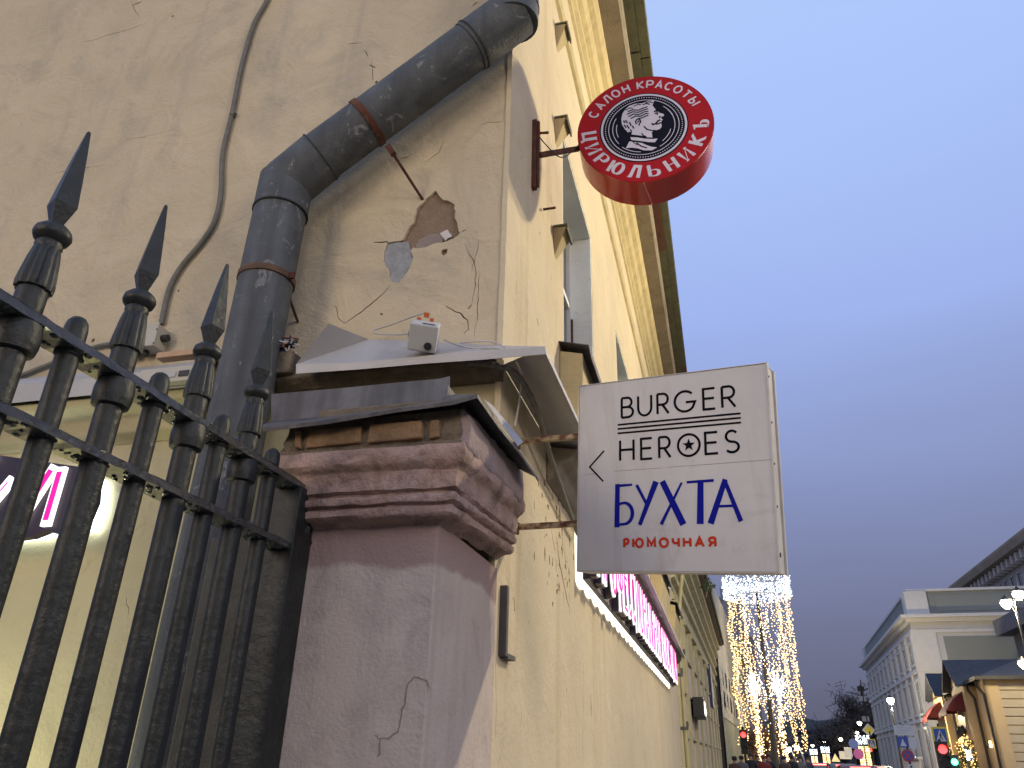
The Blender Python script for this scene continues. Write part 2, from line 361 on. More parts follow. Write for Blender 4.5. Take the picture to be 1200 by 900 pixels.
# ================================================================== SETTING: ground
gr = MB(); gr.add([(-800, -400, -0.16), (900, -400, -0.16), (900, 2200, -0.16), (-800, 2200, -0.16)], [(0, 1, 2, 3)])
tag(gr.build('ground', mat('ground_grey', (0.06, 0.06, 0.055), 0.95, bump=0.3)), kind='structure')
rd = MB(); rd.add([(4.0, -60, -0.15), (11.2, -60, -0.15), (11.2, 500, -0.15), (4.0, 500, -0.15)], [(0, 1, 2, 3)])
tag(rd.build('road', mat('wet_asphalt', (0.045, 0.045, 0.05), 0.45, var=0.2, scale=2, bump=0.3, bscale=80)), kind='structure')
pv = MB(); pv.box(D - 0.05, 4.0, -60, 500, -0.16, 0.0)
tag(pv.build('pavement_near', mat('pavement_slabs', (0.16, 0.155, 0.15), 0.8, bump=0.3)), kind='structure')
pv = MB(); pv.box(11.2, 15.3, -60, 500, -0.16, 0.0)
tag(pv.build('pavement_far', mat('pavement_slabs_far', (0.15, 0.15, 0.145), 0.8, bump=0.3)), kind='structure')
mk = MB()
for i in range(40): mk.add([(7.53, i * 9 + 5, -0.146), (7.67, i * 9 + 5, -0.146), (7.67, i * 9 + 8, -0.146), (7.53, i * 9 + 8, -0.146)], [(0, 1, 2, 3)])
tag(mk.build('lane_markings', M['white']), kind='structure')

# ================================================================== CORNER BUILDING
Y1 = 17.3
CB = thing('corner_building', 'old yellow plastered building filling the left half, with cracked gable and lit street front', 'building', (D, YG, 0))
# gable wall: plaster coat over backing
fg = lambda a, b, d: (a, YG + d, b)
def gp(pts, y=YG): return [(P(px, py, y=y).x, P(px, py, y=y).z) for px, py in pts]
patch = gp([(510, 223), (517, 232), (527, 236), (533, 240), (533, 251), (536, 262), (539, 273), (531, 280), (519, 284), (507, 286), (498, 290), (489, 291), (484, 289), (481, 294), (484, 303), (480, 314), (474, 323), (468, 331), (459, 330), (457, 320), (452, 312), (450, 300), (454, 284), (462, 283), (472, 281), (477, 271), (485, 261), (488, 245), (494, 239), (503, 230)])
def rough(pl, amp=0.006, k=3, sd=1):
    r = random.Random(sd); o = []
    for i in range(len(pl)):
        a, b = pl[i], pl[(i + 1) % len(pl)]
        for j in range(k): t = j / k; o.append((a[0] + (b[0] - a[0]) * t + r.uniform(-amp, amp) * (j > 0), a[1] + (b[1] - a[1]) * t + r.uniform(-amp, amp) * (j > 0)))
    return o
patch = rough(patch)
holes = [patch]
for pts, w in [([(455, 283), (448, 284), (438, 284)], 0.008), ([(457, 333), (448, 345), (434, 357), (418, 369), (404, 379)], 0.009), ([(404, 379), (396, 372), (392, 356)], 0.004),
               ([(540, 273), (546, 269)], 0.006), ([(545, 285), (549, 297), (556, 309), (558, 322), (556, 340), (553, 356)], 0.005), ([(561, 280), (559, 295), (553, 318)], 0.004),
               ([(553, 357), (549, 362)], 0.010), ([(561, 318), (561, 340), (560, 370), (556, 395)], 0.004), ([(522, 358), (530, 363), (540, 367), (548, 375), (549, 386), (544, 392)], 0.007),
               ([(96, 50), (110, 47), (126, 41), (150, 35), (172, 27)], 0.005), ([(155, 6), (166, 2)], 0.012), ([(153, 0), (158, 12), (163, 22)], 0.004),
               ([(407, 52), (423, 50)], 0.006), ([(427, 58), (431, 66)], 0.006), ([(433, 76), (440, 79)], 0.011), ([(436, 70), (437, 95)], 0.004), ([(553, 8), (560, 2)], 0.008), ([(556, 12), (562, 25)], 0.004),
               ([(60, 204), (100, 196), (125, 194)], 0.004), ([(140, 165), (180, 158), (208, 150)], 0.003), ([(458, 193), (470, 186), (480, 183)], 0.005), ([(497, 190), (515, 178), (520, 163)], 0.005), ([(560, 150), (572, 143), (590, 142)], 0.004)]:
    holes.append(crack(gp(pts), w, 0.006, 0.03))
for (px, py, r) in [(202, 19, 0.012), (208, 7, 0.006), (441, 96, 0.013), (596, 220, 0.010), (521, 295, 0.022), (209, 341, 0.010), (109, 399, 0.014), (447, 368, 0.008)]:
    c = P(px, py, y=YG); holes.append([(c.x + r * math.cos(k * 0.9) * random.uniform(0.7, 1.2), c.z + r * math.sin(k * 0.9) * random.uniform(0.7, 1.2)) for k in range(7)])
ZL = 3.45   # ledge height: above it the gable coat, below it the lower wall
gw = coat([(-7, ZL), (D - 0.006, ZL), (D - 0.006, 10.2), (-4, 12.5), (-7, 11)], holes, fg, 0.022)
gwo = gw.build('gable_wall', M['gable'], CB)
bk = MB(); bk.add([fg(a, b, 0.020) for a, b in [(-7, ZL), (D - 0.03, ZL), (D - 0.03, 10.1), (-4, 12.4), (-7, 10.9)]], [(0, 1, 2, 3, 4)])
bk.build('wall_backing', M['backing'], gwo)
cm = MB(); poly2(cm, rough(gp([(452, 284), (478, 282), (481, 294), (486, 305), (480, 318), (468, 333), (456, 331), (448, 300)]), .005, 4, 2), lambda a, b, d: (a, YG + 0.016 - d, b), 0.007)
cm.build('cement_patch', M['cement'], gwo)
cm = MB(); poly2(cm, rough(gp([(486, 286), (492, 278), (502, 273), (512, 272), (519, 280), (514, 287), (500, 292), (486, 294)]), .005, 4, 3), lambda a, b, d: (a, YG + 0.017 - d, b), 0.005)
cm.build('render_patch', mat('brown_grey_render', (0.27, 0.22, 0.19), 0.9, bump=0.3), gwo)
cm = MB(); poly2(cm, rough(gp([(515, 272), (524, 268), (529, 275), (521, 281)]), .005, 4, 4), lambda a, b, d: (a, YG + 0.014 - d, b), 0.006)
cm.build('plaster_chip', M['chip'], gwo)
# lower part of the gable, behind the railing
lh = []
for pts, w in [([(136, 880), (142, 870), (140, 862)], 0.016), ([(150, 720), (148, 700)], 0.005), ([(238, 690), (240, 676)], 0.02), ([(247, 640), (250, 632)], 0.02)]: lh.append(crack(gp(pts), w, 0.008, 0.03))
lw = coat([(-7, 0), (D - 0.006, 0), (D - 0.006, ZL - 0.002), (-7, ZL - 0.002)], lh, fg, 0.022)
lwo = lw.build('lower_wall', M['lower'], CB)
bk = MB(); bk.add([fg(-7, 0, .02), fg(D - .03, 0, .02), fg(D - .03, ZL, .02), fg(-7, ZL, .02)], [(0, 1, 2, 3)]); bk.build('wall_backing', M['backing'], lwo)
# side pier behind the railing, its shade put into the dark base colour
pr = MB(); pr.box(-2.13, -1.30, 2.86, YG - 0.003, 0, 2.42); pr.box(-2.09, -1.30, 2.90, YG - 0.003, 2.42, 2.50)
pr.build('buttress', mat('shaded_pier_render', (0.085, 0.08, 0.065), 0.92, var=0.25, scale=6, bump=0.4, stains=((0.20, 0.15, 0.12), 2.2, 0.62, 0.7)), CB, bevel=0.01)

# street facade with window openings
ff = lambda a, b, d: (D - d, a, b)
wins = [(4.95, 6.50), (8.47, 9.98), (12.0, 13.5), (15.3, 16.6)]
WZ0, WZ1 = 4.27, 6.50
fh = [[(a, WZ0), (b, WZ0), (b, WZ1), (a, WZ1)] for a, b in wins]
def fp(pts): return [(P(px, py, x=D).y, P(px, py, x=D).z) for px, py in pts]
for pts, w in [([(581, 743), (581, 790), (581, 850), (581, 864)], 0.006), ([(586, 868), (588, 880), (584, 895)], 0.006), ([(652, 628), (655, 655), (662, 690), (668, 720)], 0.02), ([(646, 620), (650, 645)], 0.016), ([(683, 765), (684, 800), (683, 850), (683, 900)], 0.006),
               ([(692, 812), (693, 840)], 0.02), ([(602, 700), (603, 716)], 0.02), ([(617, 345), (618, 380), (617, 405)], 0.004), ([(629, 373), (631, 382)], 0.02), ([(655, 600), (660, 640), (664, 668)], 0.012),
               ([(650, 535), (655, 560), (662, 580), (668, 600)], 0.03), ([(642, 500), (648, 520), (652, 548)], 0.022), ([(605, 330), (606, 345)], 0.01)]:
    fh.append(crack(fp(pts), w, 0.012, 0.05))
_e = random.Random(21); _c = random.Random(77)
for _k in range(90):
    px = 648 + _c.gauss(0, 11) + _k * 0.12; py = 520 + _k * 2.0 + _c.uniform(-14, 14)
    if px > 676: continue
    c = P(px, py, x=D); hw = _c.uniform(.006, .03); hh = _c.uniform(.008, .05) * _c.uniform(.6, 1.3)
    fh.append([(c.y + hw * math.cos(a) * _c.uniform(.5, 1.2), c.z + hh * math.sin(a) * _c.uniform(.5, 1.2)) for a in [2 * PI * j / 8 for j in range(8)]])
for _k in range(60):
    c = Vector((D, _c.uniform(3.45, 9.5), _c.uniform(0.9, 7.5)))
    if any(a - .1 < c.y < b + .1 and WZ0 - .1 < c.z < WZ1 + .1 for a, b in wins): continue
    hw = _c.uniform(.003, .010); hh = _c.uniform(.006, .05); fh.append([(c.y + hw * math.cos(a) * _c.uniform(.5, 1.2), c.z + hh * math.sin(a) * _c.uniform(.5, 1.2)) for a in [2 * PI * j / 6 for j in range(6)]])
fw = coat([(YG - 0.012, 0), (Y1, 0), (Y1, 9.2)] + [(YG - 0.012 + _e.uniform(-.004, .006), 9.2 - 0.1 * k) for k in range(91)], fh, ff, 0.03)
fwo = fw.build('facade_wall', M['facade'], CB)
bk = MB()
ys = [YG + .03] + [v for w in wins for v in w] + [Y1]
for i in range(0, len(ys), 2): bk.box(D - 0.45, D - 0.012, ys[i], ys[i + 1], WZ0, WZ1)
bk.box(D - 0.45, D - 0.012, YG + .03, Y1, 0, WZ0); bk.box(D - 0.45, D - 0.012, YG + .03, Y1, WZ1, 9.2)
bk.build('facade_backing', M['cornice'], fwo)
for i, (a, b) in enumerate(wins):
    w = MB(); w.box(D - 0.40, D - 0.004, b - 0.03, b - 0.002, WZ0 + .002, WZ1 - .03); w.box(D - 0.40, D - 0.004, a + 0.002, a + 0.03, WZ0 + .002, WZ1 - .03); w.box(D - 0.40, D - 0.004, a + 0.002, b - 0.002, WZ1 - 0.028, WZ1 - .002)
    wf = MB()
    for (p, q) in ((a + .03, a + .09), ((a + b) / 2 - .04, (a + b) / 2 + .04), (b - .09, b - .03)): wf.box(D - 0.28, D - 0.215, p, q, WZ0, WZ1 - .03)
    wf.box(D - 0.278, D - 0.217, a + .03, b - .03, WZ0, WZ0 + .07); wf.box(D - 0.278, D - 0.217, a + .03, b - .03, WZ1 - .1, WZ1 - .03); wf.box(D - 0.276, D - 0.219, a + .03, b - .03, 5.6, 5.66)
    wo_ = wf.build('window', M['white'], CB)
    w.build('reveal', M['reveal'], wo_)
    g = MB(); g.add([(D - 0.25, a + .03, WZ0), (D - 0.25, b - .03, WZ0), (D - 0.25, b - .03, WZ1), (D - 0.25, a + .03, WZ1)], [(0, 1, 2, 3)]); g.build('pane', M['glass'], wo_)
    sl2 = MB(); sl2.box(D - 0.213, D - 0.195, b - .055, b - .031, WZ0 + .01, 5.5); sl2.build('sealant', M['rust'], wo_)
    # plaster apron under the window with a folded metal sill on top
    ap = MB(); ap.prism([(0, 3.5), (0.14, 3.5), (0.13, 3.75), (0.17, 4.0), (0.17, 4.2), (0, 4.24)], Vector((D + 0.001, a - 0.17, 0)), Vector((1, 0, 0)), Vector((0, 0, 1)), Vector((0, 1, 0)), b - a + 0.3)
    ap.build('apron', M['cornice'], CB, bevel=0.01)
    sl = MB(); y0, y1 = a - 0.20, b + 0.16
    sl.sheet([[(D + .002, y0, 4.30), (D + .002, y1, 4.30)], [(D + 0.22, y0, 4.245), (D + 0.22, y1, 4.245)], [(D + 0.24, y0, 4.12), (D + 0.24, y1, 4.12)]])
    sl.build('sill', M['sheet_d'], CB, solid=0.006)
# string course, cornice, soffit, eave boards
def along(mb, prof, y0, y1, x0=D):    # profile (out, z) closed to the wall
    mb.prism(prof, Vector((x0, y0, 0)), Vector((1, 0, 0)), Vector((0, 0, 1)), Vector((0, 1, 0)), y1 - y0)
sc = MB(); along(sc, [(0.001, 7.80), (0.03, 7.82), (0.045, 7.87), (0.045, 7.93), (0.001, 7.95)], YG, Y1); sc.build('string_course', M['cornice'], CB)
co = MB(); along(co, [(0.002, 8.62), (0.03, 8.64), (0.03, 8.72), (0.07, 8.76), (0.07, 8.84), (0.12, 8.88), (0.15, 8.97), (0.15, 9.03), (0.21, 9.07), (0.25, 9.16), (0.25, 9.24), (0.002, 9.24)], YG - .0, Y1)
co.build('cornice', M['cornice'], CB)
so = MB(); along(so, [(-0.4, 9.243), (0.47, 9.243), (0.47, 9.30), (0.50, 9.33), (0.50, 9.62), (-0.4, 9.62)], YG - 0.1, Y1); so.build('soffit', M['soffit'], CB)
for row, (x0, x1, zz) in enumerate(((0.503, 0.62, 9.62), (0.625, 0.74, 9.66))):
    y = YG - 0.1 + 0.35 * row
    while y < Y1 - 0.2:
        L = random.uniform(1.0, 1.5); e = MB(); e.box(D + x0, D + x1, y, min(y + L - 0.025, Y1), zz - 0.05 + random.uniform(-.006, .006), zz + 0.04)
        e.build('eave_board', M['eave2'] if random.random() < 0.12 else M['eave'], CB); y += L
rf = MB(); rf.sheet([[(D + 0.745, YG - 0.1, 9.71), (D + 0.745, Y1, 9.71)], [(-6.5, YG - 0.1, 13.2), (-6.5, Y1, 13.2)]]); rf.build('roof', M['sheet_d'], CB, solid=0.02)
# first-floor ledge with metal flashing, wrapping the corner
def pz(px, py, y): q = P(px, py, y=y); return (q.x, q.y, q.z)
LED = thing('ledge_flashing', 'pale bent metal flashing over the ledge at the building corner, its left end folded up', 'flashing', (-1.0, YG - 0.2, 3.4))
fl = MB()
top = [pz(347, 427, 3.05), pz(420, 425, 3.05), pz(500, 417, 3.05), pz(560, 412, 3.05), pz(639, 406, 3.05)]
bot = [pz(347, 438, 3.055), pz(420, 433, 3.055), pz(500, 426, 3.055), pz(560, 422, 3.055), pz(640, 415, 3.055)]
back = [pz(385, 379, 3.02), pz(432, 398, 3.20), pz(500, 400, YG - .004), pz(560, 404, YG - .004), pz(600, 405.5, YG - .004)]
fl.sheet([bot, top, back]); fl.build('front_sheet', M['sheet_w'], LED, solid=0.003)
fl = MB(); x1 = top[-1][0]; zt = top[-1][2]; rows = [[], [], []]
for i in range(9):
    y = 3.055 + (15.8 - 3.055) * (i / 8) ** 1.3
    dz = random.uniform(-.008, .008) if 0 < i else 0
    rows[0].append((x1, y, zt - 0.035 + dz)); rows[1].append((x1 - .003, y, zt + dz)); rows[2].append((D + 0.004, max(y, YG + .002), zt + 0.06))
fl.sheet(rows); fl.build('side_sheet', M['sheet_w'], LED, solid=0.003)
cl = MB(); cl.tube([pz(470, 401, 3.24), pz(500, 398, 3.2), pz(540, 403, 3.12)], 0.006); 
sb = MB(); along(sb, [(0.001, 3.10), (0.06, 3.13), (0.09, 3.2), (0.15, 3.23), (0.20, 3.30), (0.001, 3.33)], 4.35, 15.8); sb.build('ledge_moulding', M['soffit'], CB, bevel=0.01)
sb = MB(); sb.prism([(0, 3.27), (0.10, 3.29), (0.16, 3.33), (0.16, 3.36), (0, 3.40)], Vector((-2.6, YG - .001, 0)), Vector((0, -1, 0)), Vector((0, 0, 1)), Vector((1, 0, 0)), 1.66); sb.build('ledge_moulding', M['mortar'], CB, bevel=0.008)
# broken, damp plaster near the corner below the ledge
# ledge behind the railing
LED2 = thing('ledge_flashing', 'lilac white metal strip over the ledge behind the railing at the left edge', 'flashing', (-3.2, YG - 0.2, 3.4))
fl = MB(); fl.sheet([[(-5.2, 3.05, 3.30), (-2.62, 3.05, 3.30)], [(-5.2, 3.04, 3.40), (-2.62, 3.04, 3.40)], [(-5.2, YG - .003, 3.62), (-2.62, YG - .003, 3.58)]])
fl.build('front_sheet', M['sheet_w'], LED2, solid=0.003)
sb = MB(); sb.prism([(0, 3.10), (0.08, 3.14), (0.10, 3.22), (0.2, 3.26), (0.22, 3.30), (0, 3.32)], Vector((-5.2, YG - .001, 0)), Vector((0, -1, 0)), Vector((0, 0, 1)), Vector((1, 0, 0)), 2.57); sb.build('ledge_moulding', M['lower'], CB, bevel=0.008)

# ================================================================== GATE PILLAR
PL = thing('gate_pillar', 'pinkish grey gate pillar with stepped head, worn bricks and bent sheet metal cap', 'pillar', (-1.2, 2.9, 0))
PX0, PX1, PY0, PY1 = -1.47, D + 0.002, 2.53, YG + 0.02
def ring_loft(mb, prof, rnd=None, tilt=0.0):
    rows = []
    for o, z in prof:
        rows.append([(PX0 - o, PY1, z), (PX0 - o, PY0 - o, z), (PX1 + o, PY0 - o, z), (PX1 + o, PY1, z)])
    n = len(rows); vs = []; fs = []
    # subdivide sides so the edge can be uneven
    for r in rows:
        line = []
        for (a, b), k in zip(zip(r, r[1:]), (10, 12, 14)):
            for i in range(k):
                t = i / k; line.append([a[j] + (b[j] - a[j]) * t for j in range(3)])
        line.append(list(r[-1]))
        if rnd is not None:
            for p in line[1:-1]:
                p[0] += rnd.uniform(-.0035, .0035); p[1] += rnd.uniform(-.0035, .0035); p[2] += rnd.uniform(-.004, .004)
        for p in line: p[2] += tilt * (p[1] - 2.43) / 0.87
        vs += line; nc = len(line)
    for i in range(n - 1):
        for j in range(nc - 1): a = i * nc + j; fs.append((a, a + 1, a + nc + 1, a + nc))
    mb.add(vs, fs)
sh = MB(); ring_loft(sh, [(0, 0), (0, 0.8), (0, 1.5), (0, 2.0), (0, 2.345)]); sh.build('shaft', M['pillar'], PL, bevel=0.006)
hd = MB(); ring_loft(hd, [(-0.002, 2.325), (0.018, 2.338), (0.030, 2.343), (0.062, 2.347), (0.074, 2.356), (0.078, 2.378), (0.066, 2.384), (0.066, 2.390), (0.086, 2.397), (0.090, 2.408), (0.088, 2.422), (0.070, 2.428), (0.070, 2.436), (0.086, 2.446), (0.090, 2.47), (0.092, 2.512), (0.100, 2.522), (0.112, 2.530), (0.124, 2.546), (0.127, 2.575), (0.120, 2.598), (0.098, 2.606)], random.Random(3), 0.06)
hd.build('head_moulding', M['mould'], PL, smooth=True)
mc = MB(); ring_loft(mc, [(0.085, 2.590), (0.098, 2.60), (0.092, 2.62), (0.100, 2.65), (0.092, 2.69), (0.09, 2.74)], random.Random(8), 0.02); mc.build('mortar_course', M['mortar'], PL)
rb = random.Random(5)
def brick(c, hx, hy, hz):
    b = MB(); c = Vector(c); a = Vector((1, 0, 0)); q = rb.uniform(-.03, .03)
    ax = Vector((math.cos(q), math.sin(q), 0)); ay = Vector((-math.sin(q), math.cos(q), 0)); b.obox(c, ax, ay, Vector((0, 0, 1)), hx, hy, hz)
    b.v = [(x + rb.uniform(-.006, .006), y + rb.uniform(-.006, .006), z + rb.uniform(-.004, .004)) for x, y, z in b.v]
    b.build('brick', M['brick'], PL, bevel=0.006)
x = PX0 - 0.06
for wdt in (0.05, 0.25, 0.24, 0.06): brick((x + wdt / 2, PY0 - 0.072, 2.664), wdt / 2 - 0.010, 0.042, 0.036); x += wdt + 0.004
fs2 = MB(); rr3 = random.Random(12); rows3 = []
for z, o_ in ((2.565, 0.118), (2.60, 0.126), (2.66, 0.128), (2.72, 0.120), (2.742, 0.09)):
    rows3.append([(PX1 + o_ + rr3.uniform(-.004, .004), PY0 - 0.085 + 0.82 * i / 12, z + 0.055 * i / 12 + rr3.uniform(-.005, .005)) for i in range(13)])
rows3 = [[(PX1 + 0.05, r[0][1], r[0][2])] + r for r in rows3]
fs2.sheet(rows3); fs2.build('side_fascia', mat('peeling_lilac_render', (0.30, 0.235, 0.235), 0.9, var=0.15, scale=7, bump=0.8, bscale=30, stains=((0.55, 0.50, 0.46), 3.5, 0.58, 0.63)), PL, smooth=True, solid=0.01)
for k_, (mx, mz, ms) in enumerate(((PX0 - .105, 2.60, .05), (PX0 - .115, 2.52, .045), (PX0 - .10, 2.43, .05), (PX0 - .06, 2.34, .03), (PX0 - .03, 2.25, .022))):
    ml = MB(); ml.lathe([(ms * .4, -ms), (ms, -ms * .5), (ms * .95, ms * .4), (ms * .4, ms)], 9, (mx, PY0 - .055, mz)); ml.v = [(a + rr3.uniform(-.008, .008), b + rr3.uniform(-.008, .008), c + rr3.uniform(-.008, .008)) for a, b, c in ml.v]; ml.build('mortar_lump', M['mortar'], PL)
# cap
cp = MB()
fr = [pz(296, 503, 2.36), pz(380, 493, 2.36), pz(470, 478, 2.36), pz(530, 470, 2.36), pz(559, 462, 2.36)]
frb = [(a, b + .004, c - 0.014) for a, b, c in fr]
bk_ = [pz(318, 494, 2.60), pz(400, 486, 2.60), pz(470, 477, 2.60), pz(515, 470, 2.60), pz(527, 463, 2.60)]
up = [pz(318, 462, 2.61), pz(400, 455, 2.61), pz(470, 448, 2.61), pz(515, 444, 2.61), pz(527, 441, 2.61)]
cp.sheet([frb, fr, bk_, up]); cp.build('cap_front', M['sheet_d'], PL, solid=0.003)
cp = MB(); c0 = Vector(fr[-1]); e0 = P(630, 560, x=-0.735)
L0 = [c0 + (e0 - c0) * t + Vector((0, 0, s)) for t, s in ((0, 0), (0.3, -0.004), (0.6, 0.006), (1, 0))]
In = [Vector((PX1 - 0.02, 2.58 + (3.24 - 2.58) * t, 2.86 + 0.0 * t)) for t in (0, 0.3, 0.6, 1)]
Up = [v + Vector((0, 0, 0.06)) for v in In]
cp.sheet([[tuple(v + Vector((.002, 0, -.016))) for v in L0], [tuple(v) for v in L0], [tuple(v) for v in In], [tuple(v) for v in Up]]); cp.build('cap_side', M['sheet_d'], PL, solid=0.003)
# shabby grey fillet between pillar top and wall
fi = MB(); fi.box(PX0 - .05, PX1 + 0.06, PY0 + 0.03, YG - .003, 2.735, 2.85); fi.build('pillar_core', M['mortar'], PL, bevel=0.01)
fo = MB(); fo.add([pz(567, 468, 3.0), pz(578, 476, 3.05), pz(613, 518, 3.12), pz(607, 523, 3.0)], [(0, 1, 2, 3)]); fo.build('bent_sheet', M['sheet'], PL, solid=0.003)
# crack in the shaft
cr = MB()
for pts in ([(505, 810), (500, 797), (485, 793), (479, 800), (475, 820), (469, 845), (466, 858), (455, 866), (443, 866), (440, 862)], [(446, 866), (445, 880), (443, 886)]):
    q = crack([(P(a, b, y=PY0).x, P(a, b, y=PY0).z) for a, b in pts], 0.0045, 0.004, 0.015)
    poly2(cr, q, lambda a, b, d: (a, PY0 + 0.002 - d, b), 0.004)
cr.build('crack', mat('crack_shadow_render', (0.24, 0.19, 0.165), .95), PL)

# ================================================================== IRON RAILING
FX = -1.5
FE = thing('iron_railing', 'black painted iron railing with spearhead bars running from the left edge to the pillar', 'railing', (FX, 1.8, 0))
rl = MB()
for z in (2.475, 2.245):
    r = MB(); seg = 150; rows = []
    rr = random.Random(int(z * 100))
    # slightly lumpy flat bar
    pr_ = [(0.0, 0.011), (0.0, -0.011), (-0.088, -0.012), (-0.088, 0.010)]
    for i in range(seg + 1):
        y = -2.2 + (2.52 + 2.2) * i / seg
        rows.append([(FX + 0.044 + a + rr.uniform(-.001, .001), y, z + b + rr.uniform(-.0015, .0015)) for a, b in pr_ + [pr_[0]]])
    r.sheet(rows); r.build('rail', M['iron_g'], FE)
for z in (2.475, 2.245):
    lp = MB(); rr = random.Random(int(z * 10))
    for i in range(150):
        q = rr.uniform(.004, .011); c = (FX + rr.uniform(-.038, .038), rr.uniform(0.7, 2.42), z - 0.0125); lp.lathe([(q * .3, -q * .55), (q * .9, -q * .2), (q, .002)], 6, c)
    o = lp.build('paint_lump', M['iron_g'], FE, smooth=True); o['kind'] = 'stuff'
tall = MB()
prof = [(0.033, 0.0), (0.033, 2.36), (0.033, 2.385), (0.046, 2.39), (0.050, 2.41), (0.050, 2.44), (0.046, 2.462), (0.034, 2.464), (0.034, 2.53), (0.034, 2.565), (0.030, 2.66), (0.029, 2.672), (0.032, 2.68), (0.029, 2.69), (0.040, 2.70), (0.044, 2.712), (0.042, 2.725), (0.030, 2.738), (0.020, 2.745)]
tall.lathe(prof, 14)
sp = MB(); sp.lathe([(0.016, 2.742), (0.038, 2.80), (0.030, 2.87), (0.019, 2.96), (0.007, 3.045), (0.003, 3.052)], 4, a0=0.35)
fi_ = MB()
for k in range(10):
    pass
for z0_, z1_ in ((0, 1),):
    base_ = len(fi_.v); nn_ = 60; pf_ = [(0.034, 2.552), (0.0415, 2.555), (0.0430, 2.57), (0.0400, 2.60), (0.0355, 2.64), (0.031, 2.668), (0.028, 2.672)]
    for (r, z) in pf_:
        for k in range(nn_): a = 2 * PI * k / nn_; rr_ = r * (1 - 0.11 * (1 - abs(math.sin(5 * a))) ** 1.5); fi_.v.append((rr_ * math.cos(a), rr_ * math.sin(a), z))
    for i in range(len(pf_) - 1):
        for k in range(nn_): a = base_ + i * nn_ + k; b_ = base_ + i * nn_ + (k + 1) % nn_; fi_.f.append((a, b_, b_ + nn_, a + nn_)); fi_.mi.append(0)
short = MB(); short.lathe([(0.028, 0.0), (0.028, 2.45), (0.033, 2.455), (0.033, 2.462), (0.029, 2.464), (0.028, 2.53), (0.025, 2.548), (0.017, 2.560), (0.006, 2.566)], 16)
def put_bar(y, src):
    o = src.copy(); COL.objects.link(o); o.parent = FE; o.location = (0, y - 1.8, 0); return o
b0 = tall.build('bar', M['iron'], FE, local=True, smooth=True); b0.location = (0, 1.18 - 1.8, 0)
s0 = sp.build('spearhead', M['iron'], b0, local=True, bevel=0.0015); u0 = fi_.build('fluting', M['iron'], b0, local=True, smooth=True)
for y in (0.55, 0.865, 1.495, 1.805, 2.115):
    o = put_bar(y, b0)
    for q in (s0, u0): c = q.copy(); COL.objects.link(c); c.parent = o
    o.rotation_euler = (random.uniform(-.006, .006), random.uniform(-.004, .004), random.uniform(-.25, .25))
k0 = short.build('short_bar', M['iron'], FE, local=True, smooth=True); k0.location = (0, 1.325 - 1.8, 0)
for y in (0.70, 1.02, 1.645, 1.955, 2.265): put_bar(y, k0)
ps = MB(); ps.box(FX - 0.075, FX + 0.055, 2.40, 2.525, 0, 2.468); ps.build('post', M['iron'], FE, bevel=0.004)
bl = MB(); rr = random.Random(9)
for i in range(26):
    c = (FX + rr.uniform(0.0, 0.06), 2.50 + rr.uniform(-0.02, 0.028), rr.uniform(2.22, 2.50)); q = rr.uniform(0.008, 0.02); bl.lathe([(q * .5, -q), (q, -q * .3), (q, q * .4), (q * .4, q)], 6, c)
bl.build('paint_drip', M['iron'], FE, smooth=True)

# ================================================================== DRAINPIPE
DP = thing('drainpipe', 'fat dark grey drainpipe bending diagonally across the gable and down behind the railing', 'drainpipe', (-2.45, 3.1, 0))
R0 = 0.15
pa = P(617, -40, y=3.12); pb = P(602, 18, y=3.08); pc = P(345, 206, y=3.06); pd = Vector((pc.x + 0.0, 3.06, 0.0))
pc0 = Vector((pc.x - 0.045, 3.06, pc.z - .04)); dg = (pb - pc0).normalized()
def seg(name, a, b, r, n=28): q = MB(); q.tube([a, b], r, n); return q.build(name, M['pipe'], DP, smooth=True)
o1 = pc0.copy(); kn = Vector((o1.x, o1.y, o1.z - 0.10))
sl_ = [kn + Vector((0, 0, -0.0)), o1 + Vector((0.012, 0, -0.02)), o1 + dg * 0.05]
seg('vertical_pipe', Vector((o1.x - 0.03, 3.06, 0.4)), Vector((o1.x - 0.003, 3.06, o1.z - 0.22)), R0 - 0.002)
seg('elbow_lower', Vector((o1.x, 3.06, o1.z - 0.24)), Vector((o1.x, 3.06, o1.z + 0.005)), R0 + 0.004)
seg('elbow_joint', o1 - dg * 0.0 + Vector((0, 0, -0.03)), o1 + dg * 0.26, R0 + 0.004)
seg('diagonal_pipe', o1 + dg * 0.24, pb - dg * 0.30, R0 - 0.003)
seg('elbow_upper', pb - dg * 0.34, pb + dg * 0.03, R0 + 0.003)
seg('upper_pipe', pb + Vector((-.0, 0, -.07)), pb + Vector((0.03, 0, 1.6)), R0 + 0.001)
for (c, ax) in ((Vector((o1.x, 3.06, o1.z - 0.235)), Vector((0, 0, 1))), (o1 + dg * 0.25, dg), (pb - dg * 0.31, dg), (pb + Vector((0, 0, .05)), Vector((0, 0, 1)))):
    q = MB(); q.tube([c - ax * 0.005, c + ax * 0.005], R0 + 0.008, 28); q.build('seam_ring', M['pipe_d'], DP, smooth=True)
    e_ = ax.orthogonal().normalized(); q = MB(); w2 = ax.cross(Vector((0, 1, 0))).normalized()
    if w2.z < -0.1 or (abs(w2.z) < .1 and w2.x > 0): w2 = -w2
    b0_ = c + w2 * (R0 + .002); q.add([b0_ - ax * .03 - Vector((0, .02, 0)), b0_ + ax * .012 + w2 * .022, b0_ + ax * .02 - Vector((0, .03, 0)), b0_ + Vector((0, .02, 0))], [(0, 1, 2), (0, 1, 3), (1, 2, 3), (0, 2, 3)]); q.build('seam_lip', M['pipe'], DP)
